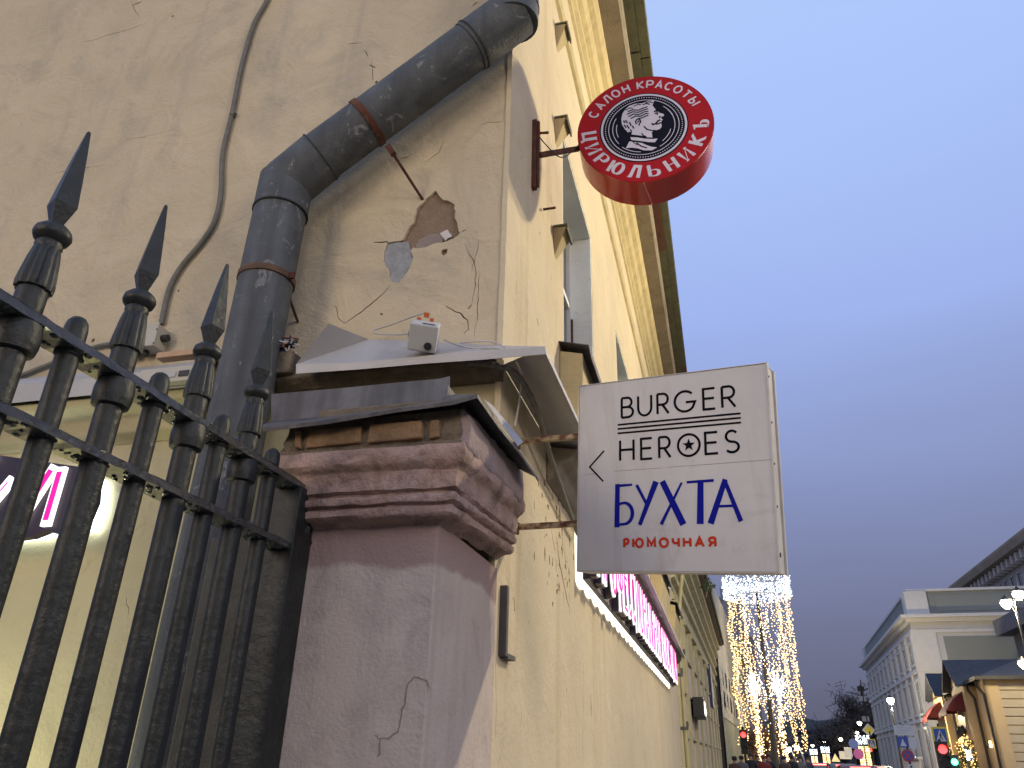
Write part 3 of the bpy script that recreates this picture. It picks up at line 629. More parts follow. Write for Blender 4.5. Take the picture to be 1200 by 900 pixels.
# straps and stays
k1 = Vector((o1.x - 0.004, 3.06, P(308, 322, y=3.0).z)); q = MB(); q.tube([k1 - Vector((0, 0, .018)), k1 + Vector((0, 0, .018))], R0 + 0.006, 28); st1 = q.build('strap', mat('rusty_strap', (0.12, 0.07, 0.045), 0.8, metal=0.3, var=0.35, scale=12, col2=(0.25, 0.17, 0.10)), DP, smooth=True)
q = MB(); q.obox(k1 + Vector((R0 + 0.012, -0.02, 0)), Vector((1, 0, 0)), Vector((0, 1, 0)), Vector((0, 0, 1)), 0.02, 0.008, 0.02); q.tube([k1 + Vector((R0 - .02, 0.05, -.1)), P(350, 380, y=YG + .02)], 0.008, 8); q.build('stay', M['rust'], DP)
k2 = P(441, 150, y=3.0); t = (Vector((k2.x, 0, k2.z)) - Vector((o1.x, 0, o1.z))).dot(Vector((dg.x, 0, dg.z))) / Vector((dg.x, 0, dg.z)).length_squared
k2 = o1 + dg * (t - 0.0); q = MB(); q.tube([k2 - dg * 0.02, k2 + dg * 0.02], R0 + 0.005, 28); q.build('strap', M['rust'], DP, smooth=True)
e1 = P(458, 176, y=3.06); e2 = P(498, 238, y=YG + .02); q = MB(); q.tube([e1, e2], 0.009, 8); q.obox(e1, Vector((0.5, 0, -0.86)), Vector((0, 1, 0)), Vector((0.86, 0, 0.5)), 0.04, 0.012, 0.016); q.build('stay', M['rust'], DP)

# ================================================================== CABLES AND BOXES ON THE GABLE
def smooth_path(pts, k=6):
    pts = [Vector(p) for p in pts]; out = []
    for i in range(len(pts) - 1):
        p0 = pts[max(i - 1, 0)]; p1 = pts[i]; p2 = pts[i + 1]; p3 = pts[min(i + 2, len(pts) - 1)]
        for j in range(k):
            t = j / k; out.append(0.5 * ((2 * p1) + (p2 - p0) * t + (2 * p0 - 5 * p1 + 4 * p2 - p3) * t * t + (3 * p1 - p0 - 3 * p2 + p3) * t ** 3))
    out.append(pts[-1]); return out
def wire(name, pts, r, mt, label, cat='cable', n=8, ring=0, group=None):
    q = smooth_path(pts, 8); mb = MB()
    if ring:
        rs = [r * (1.12 if i % 2 else 0.9) for i in range(len(q))]; mb.tube(q, rs, n)
    else: mb.tube(q, r, n)
    o = mb.build(name, mt, None, smooth=not ring); return tag(o, label, cat, group)
wy = YG - 0.022
wire('cable_conduit', [P(322, -30, y=wy), P(313, 0, y=wy), P(297, 30, y=wy), P(283, 78, y=wy), P(272, 133, y=wy), P(261, 180, y=wy), P(259, 225, y=wy), P(252, 258, y=wy), P(237, 283, y=wy), P(213, 312, y=wy), P(198, 340, y=wy), P(189, 380, y=wy)], 0.0165, M['cable'], 'thick grey cable sleeve snaking down the gable to the small cream junction box', n=12)
CL = thing('conduit_coupling', 'tiny dark tie halfway up the thick grey cable on the gable', 'cable tie', P(273, 134, y=wy)); q = MB(); c = P(273, 134, y=wy); q.tube([c + Vector((0.004, 0, .012)), c - Vector((.004, 0, .012))], 0.022, 12); q.build('collar', M['cable'], CL, smooth=True); q = MB(); q.tube([c + Vector((.015, -.01, -.005)), c + Vector((.034, -.01, -.012))], 0.006, 6); q.build('tail', M['black'], CL)
q = P(160, 405, y=YG - .05)
JB = thing('junction_box', 'cream junction box with dark cable glands at the foot of the thick cable', 'junction box', (q.x, q.y, q.z))
a = P(152, 384, y=3.2); b = P(186, 384, y=3.2); jz0 = P(170, 406, y=3.2).z
q = MB(); q.box(a.x - 0.02, b.x, 3.20, YG - .001, jz0, a.z); q.build('body', M['box'], JB, bevel=0.006)
q = MB(); q.box(a.x - 0.026, b.x + 0.006, 3.187, 3.199, jz0 - .005, a.z + .005); q.build('lid', M['box'], JB, bevel=0.004)
q = MB(); q.tube([(b.x, 3.25, (jz0 + a.z) / 2), (b.x + 0.04, 3.25, (jz0 + a.z) / 2)], 0.022, 10); q.build('gland', M['black'], JB, smooth=True)
for dx in (0.03, 0.11): q = MB(); q.tube([(a.x + dx, 3.25, jz0), (a.x + dx, 3.25, jz0 - .03)], 0.022, 10); q.build('gland', M['black'], JB, smooth=True)
for px, py in ((184, 386), (180, 402)): c = P(px, py, y=3.187); q = MB(); q.tube([c, c + Vector((0, -.004, 0))], 0.005, 8); q.build('screw', M['black'], JB)
wire('cable_conduit', [P(140, 402, y=wy), P(110, 407, y=wy), P(60, 426, y=wy), P(20, 441, y=wy), P(-20, 450, y=wy)], 0.0135, M['cable'], 'thin grey conduit running left behind the railing to the left edge', n=10)
a = P(170, 428, y=3.02); b = P(240, 424, y=3.02)
q = MB(); q.box(a.x, b.x, 3.0, 3.10, P(200, 447, y=3.0).z, P(200, 430, y=3.0).z); DR = q.build('driver_box', M['box'], None, bevel=0.004)
tag(DR, 'long cream plastic power supply lying on the ledge behind the third spearhead', 'power supply')
q = MB(); c = P(215, 437, y=2.995); q.box(c.x - .03, c.x + .03, 2.994, 2.998, c.z - .016, c.z + .016); q.build('label', M['black'], DR)
q = MB(); c = P(196, 439, y=2.995); q.box(c.x - .08, c.x + .05, 2.995, 2.998, c.z - .016, c.z + .014); q.build('label', M['sheet_w'], DR)
a = P(186, 418, y=3.05); b = P(240, 412, y=3.05); q = MB(); q.box(a.x, b.x, 3.03, 3.09, a.z - 0.02, a.z + 0.015); tag(q.build('wood_batten', M['wood'], None, bevel=0.003), 'short strip of pale wood on top of the cream power supply', 'batten')

# white box on the flashing with its wires
c = P(495, 413, y=3.03)
CB2 = thing('junction_box', 'tilted light grey junction box with orange connectors on the metal flashing', 'junction box', tuple(c))
ax = Vector((0.93, 0.33, -0.10)).normalized(); ay = Vector((-0.25, 0.72, 0.62)).normalized(); ay = (ay - ax * ay.dot(ax)).normalized(); az = ax.cross(ay)
cc = P(497, 394, y=3.03)
q = MB(); q.obox(cc, ax, ay, az, 0.070, 0.062, 0.068); q.build('body', M['boxg'], CB2, bevel=0.008)
for (u, v, w, r) in ((0.03, -0.063, -0.035, 0.019), (-0.071, 0.0, 0.0, 0.018)):
    p = cc + ax * u + ay * v + az * w; nn = ay if abs(v) > abs(u) else ax
    q = MB(); q.tube([p - nn * 0.006, p + nn * 0.002], r, 12); q.build('knockout', M['black'], CB2, smooth=True)
q = MB(); p = cc + az * 0.0695 + ax * 0.02 - ay * 0.04; q.obox(p, ax, ay, az, 0.030, 0.010, 0.001); q.build('slot', M['black'], CB2)
for (px, py, s) in ((491, 374, .010), (500, 369, .013), (506, 375, .010)): p = P(px, py, y=3.06); q = MB(); q.obox(p, ax, ay, az, s, s * .7, s); q.build('connector', M['orange'], CB2, bevel=0.002)
yy = 3.12
wire('thin_wire', [P(500, 366, y=3.1), P(484, 371, y=yy), P(460, 380, y=3.2), P(438, 387, y=3.22), P(442, 391, y=3.2), P(465, 392, y=3.16), P(480, 391, y=3.1)], 0.0045, M['wcable'], 'white wire looping left from the grey junction box over the flashing', n=6)
wire('thin_wire', [P(520, 398, y=3.1), P(535, 404, y=3.14), P(555, 408, y=3.15), P(580, 408, y=3.1), P(592, 410, y=3.07)], 0.0045, M['wcable'], 'white wire lying right of the grey junction box along the flashing', n=6)
wire('thin_wire', [P(540, 402, y=3.2), P(560, 400, y=3.2), P(578, 401, y=3.19), P(592, 407, y=3.1)], 0.004, M['wcable'], 'upper white wire curling over the flashing at the wall corner', n=6)
wire('thin_wire', [P(605, 424, y=3.1), P(611, 440, y=3.3), P(609, 465, y=3.4), P(606, 485, y=3.42), P(603, 499, y=3.40)], 0.005, M['wcable'], 'white wire hanging from under the flashing beside the upper rusty rod', n=6)
def px_path(pts, x): return [P(a, b, x=x) for a, b in pts]
wire('corrugated_hose', [P(548, 425, y=3.12), P(580, 428, y=3.16), Vector((-0.86, 3.28, 3.29)), Vector((-0.84, 3.6, 3.24)), Vector((-0.86, 4.1, 3.14)), Vector((-0.88, 4.6, 3.06)), Vector((-0.9, 5.2, 2.98))], 0.015, M['hose'], 'dark corrugated hose under the metal flashing at the corner', 'hose', n=10, ring=1)
# tangle of wires left of the flashing
for i in range(7):
    r_ = random.Random(i); c = P(334, 405, y=3.1)
    pts = [c + Vector((r_.uniform(-.06, .07), r_.uniform(-.03, .03), r_.uniform(-.05, .05))) for _ in range(6)]
    if i == 0: TG = thing('wire_tangle', 'tangle of black, blue and white wires between the drainpipe and the upturned flashing', 'wires', tuple(c))
    mb = MB(); mb.tube(smooth_path(pts, 6), 0.0055, 6); mb.build('wire', [M['black'], M['black'], M['wcable'], mat('blue_wire', (0.03, 0.05, 0.15), 0.5), M['black'], mat('brown_wire', (0.15, 0.05, 0.03), 0.5), M['wcable']][i], TG, smooth=True)
cr_ = P(334, 414, y=3.18); q = MB(); q.box(cr_.x - 0.14, cr_.x + 0.1, 3.1, YG - 0.003, cr_.z - .16, cr_.z - 0.03); q.build('rubble', M['mortar'], CB, bevel=0.01)

# hook bracket on the facade low down
q = MB(); q.box(D - .001, D + 0.035, 3.385, 3.42, 1.98, 2.285); HK = q.build('wall_bracket', M['sheet_d'], None, bevel=0.003); tag(HK, 'narrow grey metal strip with a bent foot on the wall just right of the pillar', 'bracket')
q = MB(); q.box(D - .001, D + 0.035, 3.422, 3.56, 1.975, 1.995); q.build('foot', M['sheet_d'], HK)

# wedge fixtures on the facade
for i, (yy, zz, lb) in enumerate(((4.72, 7.42, 'highest of three small wedge shaped metal hoods on the facade, near the top edge'), (4.68, 6.26, 'middle wedge shaped metal hood, beside the round sign bracket'), (4.64, 5.12, 'lowest wedge shaped metal hood, just left of the tall window'))):
    W_ = thing('wedge_hood', lb, 'hood', (D, yy, zz), 'wedge shaped hoods on the facade')
    q = MB(); q.add([(D + .002, yy - .03, zz - .16), (D + .002, yy + .03, zz - .16), (D + .002, yy + .09, zz + 0.05), (D + .002, yy - .09, zz + 0.05), (D + .10, yy - .09, zz + .045), (D + .10, yy + .09, zz + .045)],
          [(0, 1, 2, 3), (0, 4, 5, 1), (0, 3, 4), (1, 5, 2), (3, 2, 5, 4)])
    q.build('hopper', M['cornice'], W_)
    q = MB(); q.box(D + .004, D + .115, yy - .10, yy + .10, zz + .052, zz + .068); q.box(D + .102, D + .114, yy - .10, yy + .10, zz + .01, zz + .051); q.build('lid', M['eave'], W_)

# ================================================================== ROUND SALON SIGN
N_ = Vector((.049, -.998, -.034)).normalized(); U_ = Vector((.999, .049, 0)).normalized(); V_ = N_.cross(U_) * -1
V_ = U_.cross(N_) * -1
if V_.z < 0: V_ = -V_
C_ = Vector((-.199, 4.1, 5.578)); RR = 0.475
RS = thing('round_sign', 'round red barber salon sign with a moustached profile on navy', 'sign', tuple(C_))
fd = lambda a, b, d: tuple(C_ + U_ * (a * RR) + V_ * (b * RR) + N_ * d)
TH = 0.255
q = MB(); n = 72; A = []; 
rim = [(0.985, 0.0), (1.0, -0.004), (1.0, -TH)]
for (r, d) in rim: A += [fd(r * math.cos(2 * PI * i / n), r * math.sin(2 * PI * i / n), d) for i in range(n)]
q.add(A, [(k * n + i, k * n + (i + 1) % n, (k + 1) * n + (i + 1) % n, (k + 1) * n + i) for k in range(2) for i in range(n)] + [tuple(2 * n + i for i in range(n))])
q.build('rim', M['redrim'], RS, smooth=True)
q = MB(); disc2(q, 0, 0, 0.99, fd, 0.002, 72); q.build('face', M['red'], RS)
q = MB(); disc2(q, -0.014, 0.01, 0.65, fd, 0.003, 64); q.build('emblem_ground', M['navy'], RS)
rg = MB()
f3 = lambda a, b, d: fd(a - 0.014, b + 0.01, 0.0032 + d)
ribbon(rg, arc(0, 0, 0.615, 0.615, 0, 360, 64), 0.032, f3, 0.0008)
ribbon(rg, arc(0, 0, 0.515, 0.515, 0, 360, 64), 0.010, f3, 0.0008)
for a0, a1, rd_ in ((150, 215, 0.455), (225, 262, 0.465), (-62, 35, 0.455), (165, 200, 0.40), (-50, -15, 0.40), (20, 48, 0.46)): ribbon(rg, arc(0, 0, rd_, rd_, a0, a1, 16), 0.010, f3, 0.0008)
for k in range(96):
    a = 2 * PI * k / 96; disc2(rg, 0.562 * math.cos(a), 0.562 * math.sin(a), 0.009, f3, 0.0008, 6)
rg.build('emblem_rings', M['letterw'], RS)
# profile in units of the emblem zoom (pixels of the enlarged photograph mapped to the disc)
def em(x, y): return ((x - 477) / 452.0, -(y - 365) / 352.0 + (x - 477) * 0.00013)
def emp(l): return [em(*p) for p in l]
bust = MB()
head = [(560, 200), (545, 232), (563, 262), (582, 282), (586, 290), (612, 302), (618, 312), (612, 318), (598, 318), (596, 330), (606, 340), (600, 352), (592, 360), (596, 372), (594, 388), (582, 398), (560, 402), (545, 398), (528, 412), (530, 446), (500, 440), (470, 425), (440, 415), (395, 402), (400, 380), (372, 384), (352, 358), (335, 325), (332, 288), (342, 252), (362, 225), (392, 206), (430, 200), (480, 205), (520, 196)]
poly2(bust, emp(head), f3, 0.0008)
poly2(bust, emp([(385, 418), (430, 428), (480, 445), (530, 456), (562, 458), (545, 480), (500, 470), (440, 452), (392, 438)]), f3, 0.0009)
poly2(bust, emp([(352, 485), (378, 445), (420, 458), (460, 470), (490, 490), (520, 505), (555, 515), (520, 528), (470, 520), (430, 500), (390, 488)]), f3, 0.0008)
bust.build('profile', M['letterw'], RS)
hr = MB(); f4 = lambda a, b, d: f3(a, b, d + 0.0012)
for l, w_ in ([[(378, 245), (410, 238), (450, 248), (480, 240), (512, 235)], 0.012], [[(372, 262), (410, 252), (450, 262), (490, 252), (515, 250)], 0.012], [[(380, 280), (415, 268), (452, 278), (490, 266), (516, 266)], 0.012],
              [[(395, 296), (430, 284), (460, 292), (495, 280), (516, 282)], 0.012], [[(440, 306), (470, 304), (500, 296), (514, 294)], 0.012], [[(346, 300), (356, 318)], 0.012], [[(360, 300), (372, 322)], 0.012], [[(350, 330), (362, 352)], 0.012], [[(368, 335), (382, 362)], 0.012], [[(386, 318), (396, 345)], 0.012], [[(404, 345), (412, 366)], 0.012], [[(388, 368), (396, 380)], 0.012],
              [[(430, 340), (426, 320), (440, 306), (456, 312), (460, 330), (450, 342), (446, 352)], 0.012], [[(440, 332), (446, 320), (452, 326)], 0.010], [[(552, 278), (566, 272), (580, 282)], 0.016], [[(556, 292), (568, 288), (576, 292), (570, 302)], 0.012], [[(594, 314), (584, 318), (590, 328)], 0.010],
              [[(532, 352), (540, 362), (556, 360), (574, 344), (590, 338)], 0.016], [[(560, 364), (578, 362), (592, 356)], 0.014], [[(600, 344), (606, 352), (598, 358)], 0.014], [[(478, 362), (500, 388), (530, 400), (552, 404)], 0.012], [[(462, 405), (470, 422), (490, 434)], 0.010],
              [[(420, 215), (450, 208), (470, 214)], 0.010], [[(480, 215), (505, 212), (530, 222)], 0.012], [[(500, 205), (530, 205), (550, 215)], 0.010], [[(424, 462), (450, 488), (490, 508)], 0.012], [[(400, 452), (430, 480)], 0.008], [[(360, 232), (395, 222), (415, 228)], 0.010]):
    ribbon(hr, emp(l), w_ * 1.7, f4, 0.0006)
o = hr.build('profile_lines', M['navy'], RS); o['kind'] = 'stuff'
def arc_text(items, size, w, wd, rbase, inward, serif=False, thin=None):
    for ch, ang in items:
        tx = MB(); a = math.radians(ang); wch = {'Ю': 1.25, 'М': 1.2, 'Ы': 1.1, 'О': 1.0, 'С': .9, 'Ц': 0.85}.get(ch, 0.85) * w
        rad = Vector((math.cos(a), math.sin(a))); upv = rad * (1 if inward else -1); rt = Vector((upv.y, -upv.x))
        ctr = rad * rbase
        def fm(x, y, d, ctr=ctr, rt=rt, upv=upv): p = ctr + rt * x + upv * y; return fd(p.x, p.y, 0.0022 + d)
        stc = gl(ch, wch); total = wch
        for k, st in enumerate(stc):
            pl = [((x - total / 2) * size, (y - 0.5) * size) for x, y in st]
            if serif:
                vert = abs(pl[0][0] - pl[-1][0]) < size * 0.3 and len(pl) <= 3 and abs(pl[0][1] - pl[-1][1]) > .5 * size
                wl = []
                for i in range(len(pl)):
                    p0 = pl[max(i - 1, 0)]; p1 = pl[min(i + 1, len(pl) - 1)]; dx = p1[0] - p0[0]; dy = p1[1] - p0[1]; L = math.hypot(dx, dy) + 1e-9
                    wl.append(wd * (0.38 + 0.95 * abs(dy) / L))
                ribbon(tx, pl, wl, fm, 0.0012 + 0.0002 * k)
                for e in (pl[0], pl[-1]):
                    if abs(abs(e[1]) - size / 2) < 0.02 * size and ch not in 'О': ribbon(tx, [(e[0] - size * .13, e[1] * 0.97), (e[0] + size * .13, e[1] * 0.97)], wd * 0.5, fm, 0.0017)
                if ch in 'ИЦ' and k == 0:
                    for e in [(-total / 2 * size, -size / 2), (total / 2 * size, size / 2)]: ribbon(tx, [(e[0] - size * .12, e[1] * .97), (e[0] + size * .12, e[1] * .97)], wd * .5, fm, 0.0018)
            else: ribbon(tx, pl, wd, fm, 0.0012 + 0.0002 * k)
        tx.build('letter', M['letterw'], RS)
arc_text([('С', 153), ('А', 140.4), ('Л', 129.6), ('О', 118.5), ('Н', 106.8), ('К', 91.4), ('Р', 81.4), ('А', 71.6), ('С', 61.3), ('О', 50.5), ('Т', 39), ('Ы', 26.5)], 0.135, 0.78, 0.026, 0.832, True)
arc_text([('Ц', -177.3), ('И', -159.7), ('Р', -142.2), ('Ю', -122.6), ('Л', -103), ('Ь', -83.6), ('Н', -65.3), ('И', -46.7), ('К', -26.2), ('Ъ', -6)], 0.195, 0.78, 0.040, 0.815, False, serif=True)
q = MB(); pz_ = [(-0.16, 0), (-0.155, -0.35), (-0.13, -0.5), (-0.11, -0.65), (-0.12, -1)]
q.tube([C_ + U_ * (-0.03 + 0.012 * i) * 1 - V_ * (RR + 0.001) - N_ * (TH * i / 4 * 0.98) for i in range(5)], 0.0035, 5); q.build('rim_seam', mat('pink_seam', (0.7, 0.3, 0.3), 0.5), RS)
# bracket: plate on the wall, arm to the sign
SB = thing('sign_bracket', 'rusty iron wall plate and arm carrying the round red sign', 'bracket', (D, 3.9, 5.4))
q = MB(); q.box(D + .001, D + .03, 3.80, 3.86, P(624, 120, x=D + .03).z, P(630, 222, x=D + .03).z + .0); 
zt_ = P(621, 120, x=D + .02).z; zb_ = P(627, 222, x=D + .02).z
q = MB(); q.box(D + .001, D + .032, 3.84, 3.885, zb_, zt_); q.box(D + .034, D + .05, 3.85, 3.875, zb_ + .01, zt_ - .01); q.build('wall_plate', M['rust'], SB, bevel=0.003)
a_ = Vector((D + .05, 3.865, P(630, 180, x=D + .04).z)); b_ = C_ - U_ * (RR - .0) - N_ * 0.095 + V_ * (-0.03)
dv = (b_ - a_).normalized(); sd = dv.cross(Vector((0, 0, 1))).normalized(); upv = sd.cross(dv)
q = MB(); q.obox((a_ + b_) / 2, dv, sd, upv, (b_ - a_).length / 2, 0.014, 0.017); q.build('arm', M['rust'], SB, bevel=0.002)
q = MB(); q.tube([a_ + Vector((-.02, 0, .2)), a_ + Vector((.06, .01, .2))], .009, 8); q.tube([a_ + Vector((-.04, .3, -.22)), a_ + Vector((.05, .3, -.22))], .009, 8); q.build('bolt', M['rust'], SB)
wire('thin_wire', [a_ + Vector((-.03, 0, .22)), a_ + Vector((.04, .05, .12)), a_ + Vector((.14, .1, .04)), b_ + Vector((.01, 0, .05))], 0.004, M['black'], 'thin black wire from the wall plate to the round red sign', n=6)

# ================================================================== SQUARE BOX SIGN
U = Vector((0.96375, -0.25199, -0.08763)).normalized(); V = Vector((0.0684, -0.15129, 0.98612)); V = (V - U * U.dot(V)).normalized(); N = U.cross(V)
B0 = Vector((-.61, 3.467, 2.353)); SW, SH, SD = 0.905, 0.892, 0.15
fs_ = lambda a, b, d: tuple(B0 + U * a + V * b + N * d)
BS = thing('box_sign', 'square milky white box sign with black, blue and red lettering on two rusty rods', 'sign', tuple(B0))
def sbox(mb, a0, a1, b0, b1, d0, d1): mb.obox(B0 + U * (a0 + a1) / 2 + V * (b0 + b1) / 2 + N * (d0 + d1) / 2, U, V, N, (a1 - a0) / 2, (b1 - b0) / 2, (d1 - d0) / 2)
q = MB(); sbox(q, 0.004, SW - 0.012, 0.004, SH - .004, -0.012, 0.0); q.build('front_panel', M['signw'], BS, bevel=0.002)
q = MB(); sbox(q, 0.004, SW - 0.012, 0.004, SH - .004, -SD, -SD + .012); q.build('rear_panel', M['signw'], BS)
q = MB(); sbox(q, 0, 0.003, 0, SH, -SD, 0.003); sbox(q, 0.003, SW - .01, SH - .003, SH, -SD, 0.003); sbox(q, 0.003, SW - .01, 0.0, 0.003, -SD, 0.003)
sbox(q, SW - 0.016, SW - 0.012, 0.003, SH - .003, -SD + .02, -.03)
q.build('casing', M['signf'], BS)
q = MB(); sbox(q, SW - 0.0118, SW - .004, -0.002, SH + .002, -0.018, 0.004); sbox(q, SW - 0.0118, SW - .004, -0.002, SH + .002, -SD - .004, -SD + .018); q.build('edge_strip', M['signf'], BS)
q = MB()
for t in (0.08, 0.30, 0.50, 0.70, 0.93): c = B0 + U * (SW - .006) + V * (SH * t) - N * 0.007; q.tube([c, c + U * 0.005], 0.005 if t > .1 else 0.010, 8)
q.build('screw', M['black'], BS, smooth=True)
fl_ = lambda a, b, d: fs_(a, b, 0.0004 + d)
def row(word, xs, ws, base, h, wd, mtl, name, sizes=None):
    for ch, x, w in zip(word, xs, ws): mb = MB(); letter(mb, ch, w / h, wd, fl_, 0.001, h, x, base); mb.build(name, mtl, BS)
row('BURGER', [0.224, 0.306, 0.400, 0.482, 0.614, 0.698], [0.056, 0.064, 0.052, 0.094, 0.052, 0.056], 0.708, 0.095, 0.0108, M['ink'], 'letter')
for y in (0.675, 0.655, 0.634): st = MB(); sbox(st, 0.203, 0.775, y - .0042, y + .0042, 0.0004, 0.0014); st.build('stripe_rule', M['ink'], BS)
for ch, x, w in zip('HER', [0.215, 0.318, 0.404], [0.066, 0.052, 0.052]): mb = MB(); letter(mb, ch, w / .095, 0.0108, fl_, 0.001, 0.095, x, 0.503); mb.build('letter', M['ink'], BS)
for ch, x, w in zip('ES', [0.616, 0.704], [0.054, 0.056]): mb = MB(); letter(mb, ch, w / .095, 0.0108, fl_, 0.001, 0.095, x, 0.506); mb.build('letter', M['ink'], BS)
mb = MB(); ribbon(mb, arc(0.541, 0.552, 0.049, 0.049, 0, 360, 40), 0.0105, fl_, 0.001)
poly2(mb, [(0.541 + (0.030 if k % 2 == 0 else 0.0125) * math.cos(PI / 2 + k * PI / 5), 0.552 + (0.030 if k % 2 == 0 else 0.0125) * math.sin(PI / 2 + k * PI / 5)) for k in range(10)], fl_, 0.001)
mb.build('star_emblem', M['ink'], BS)
mb = MB(); ribbon(mb, [(0.134, 0.556), (0.061, 0.483), (0.130, 0.411)], 0.0075, fl_, 0.001); mb.build('arrow', M['ink'], BS)
mb = MB(); ribbon(mb, [(0.186, 0.455), (0.42, 0.457)], 0.0016, fl_, 0.0004); ribbon(mb, [(0.44, 0.458), (0.894, 0.463)], 0.0016, fl_, 0.0004); ribbon(mb, [(0.03, 0.445), (0.09, 0.449)], 0.0016, fl_, 0.0004); mb.build('seam', M['seam'], BS)
mb = None
def br(pts, w_):
    w_ = [q_ * 1.36 for q_ in w_]
    ribbon(mb, pts, w_, fl_, 0.001 + 0.0001 * random.random(), 'square')
mb = MB(); br([(0.198, 0.210), (0.201, 0.384)], [0.018, 0.016]); br([(0.20, 0.386), (0.268, 0.388)], [0.010, 0.007]); bp_ = [(0.202, 0.300)] + arc(0.232, 0.259, 0.041, 0.048, 95, -90, 12) + [(0.198, 0.209)]; br(bp_, [.0085] + [.0085 + .004 * math.sin(PI * i / 12) for i in range(13)] + [.009])
mb.build('brush_letter', M['blue'], BS); mb = MB(); br([(0.297, 0.380), (0.343, 0.292)], [0.010, 0.010]); br([(0.381, 0.384), (0.310, 0.214)], [0.020, 0.013])
mb.build('brush_letter', M['blue'], BS); mb = MB(); br([(0.421, 0.384), (0.500, 0.216)], [0.020, 0.022]); br([(0.502, 0.382), (0.410, 0.212)], [0.007, 0.011])
mb.build('brush_letter', M['blue'], BS); mb = MB(); br([(0.532, 0.386), (0.640, 0.388)], [0.008, 0.009]); br([(0.588, 0.38), (0.581, 0.218)], [0.019, 0.022])
mb.build('brush_letter', M['blue'], BS); mb = MB(); br([(0.692, 0.380), (0.630, 0.216)], [0.016, 0.020]); br([(0.695, 0.380), (0.750, 0.220)], [0.012, 0.015]); br([(0.668, 0.276), (0.728, 0.276)], [0.008, 0.008])
mb.build('brush_letter', M['blue'], BS)
x = 0.229
for ch, w in zip('РЮМОЧНАЯ', [0.021, 0.047, 0.034, 0.037, 0.027, 0.030, 0.036, 0.028]):
    mb = MB(); letter(mb, ch, w / 0.038, 0.0108, fl_, 0.001, 0.036, x + 0.004, 0.1085); x += w + 0.0215; mb.build('small_letter', M['redink'], BS)
# two rusty rods from the wall into the sign, things of their own
for (pa_, pb_, lb) in (((604, 518), (690, 510), 'upper rusty white painted rod holding the square sign to the wall'), ((602, 618), (690, 613), 'lower rusty white painted rod holding the square sign to the wall')):
    a = P(*pa_, x=D + .0); b = P(*pb_, y=3.50); b = a + (b - a) * 1.05
    RD = thing('sign_rod', lb, 'rod', tuple(a), 'rods of the square sign')
    q = MB(); dv = (b - a).normalized(); sd = dv.cross(Vector((0, 0, 1))).normalized(); q.obox((a + b) / 2, dv, sd, sd.cross(dv), (b - a).length / 2, 0.014, 0.013); q.build('bar', M['rodrust'], RD, bevel=0.002)
    q = MB(); q.obox(a + dv * .008, dv, sd, sd.cross(dv), 0.006, 0.035, 0.03); q.build('wall_flange', M['rust'], RD)

# ================================================================== LETTER SIGN ON THE FACADE
LS = thing('letter_sign', 'magenta and white lit letters with white halo running along the street facade', 'sign', (D + .1, 10, 2.9))
zb, zt2 = 2.77, 3.30
yA, yB = 5.35, 14.6
q = MB(); q.box(D + 0.05, D + 0.09, yA, yB, zb - 0.06, zt2 + .03); q.build('backing_panel', M['plum'], LS)
q = MB(); hp = [(yA - .02, zt2)]; nh = 26 * 8
for i in range(nh + 1): hp.append((yA - .02 + (yB - yA + .02) * i / nh, zb - 0.045 - 0.055 * abs(math.sin(PI * i / 8 + .3)) ** .7))
hp.append((yB, zt2)); poly2(q, hp, lambda a, b, d: (D + 0.002 + d, a, b), 0.012); q.build('halo_strip', M['halow'], LS)
q = MB()
for i in range(12): yy = yA + .35 + i * 0.77; q.box(D + .015, D + 0.05, yy, yy + .05, zb - 0.02, zb + .02)
q.build('spacer', M['plum'], LS)
word = 'ПРОФЕССИОНАЛЬНАЯ КОСМЕТИКА'.replace('Е', 'E')
wid = {'Ф': 0.42, 'М': 0.38, 'О': 0.34, ' ': 0.30, 'E': 0.25, 'Ь': 0.26, 'Р': 0.26}
tot = sum(wid.get(c, 0.30) + 0.13 for c in word); k = (yB - yA - 0.1) / tot; y = yA + 0.05
H_ = zt2 - zb
for ch in word:
    w = wid.get(ch, 0.30) * k
    if ch != ' ':
        mbw = MB(); mbm = MB(); mbb = MB()
        fq = lambda a, b, d, y=y: (D + 0.15 + d, y + a, zb + b)
        for st in gl(ch, w / H_):
            pl = [(a * H_, b * H_) for a, b in st]
            ribbon(mbw, pl, 0.066, fq, 0.012, 'square'); ribbon(mbm, pl, 0.026, lambda a, b, d, y=y: (D + 0.163 + d, y + a, zb + b), 0.006)
            ribbon(mbb, pl, 0.085, lambda a, b, d, y=y: (D + 0.085 + d, y + a, zb + b), 0.06, 'square')
        L_ = mbb.build('letter', M['plum'], LS); mbw.build('letter_edge', M['lw'], L_); mbm.build('letter_face', M['lm'], L_)
    y += w + 0.13 * k

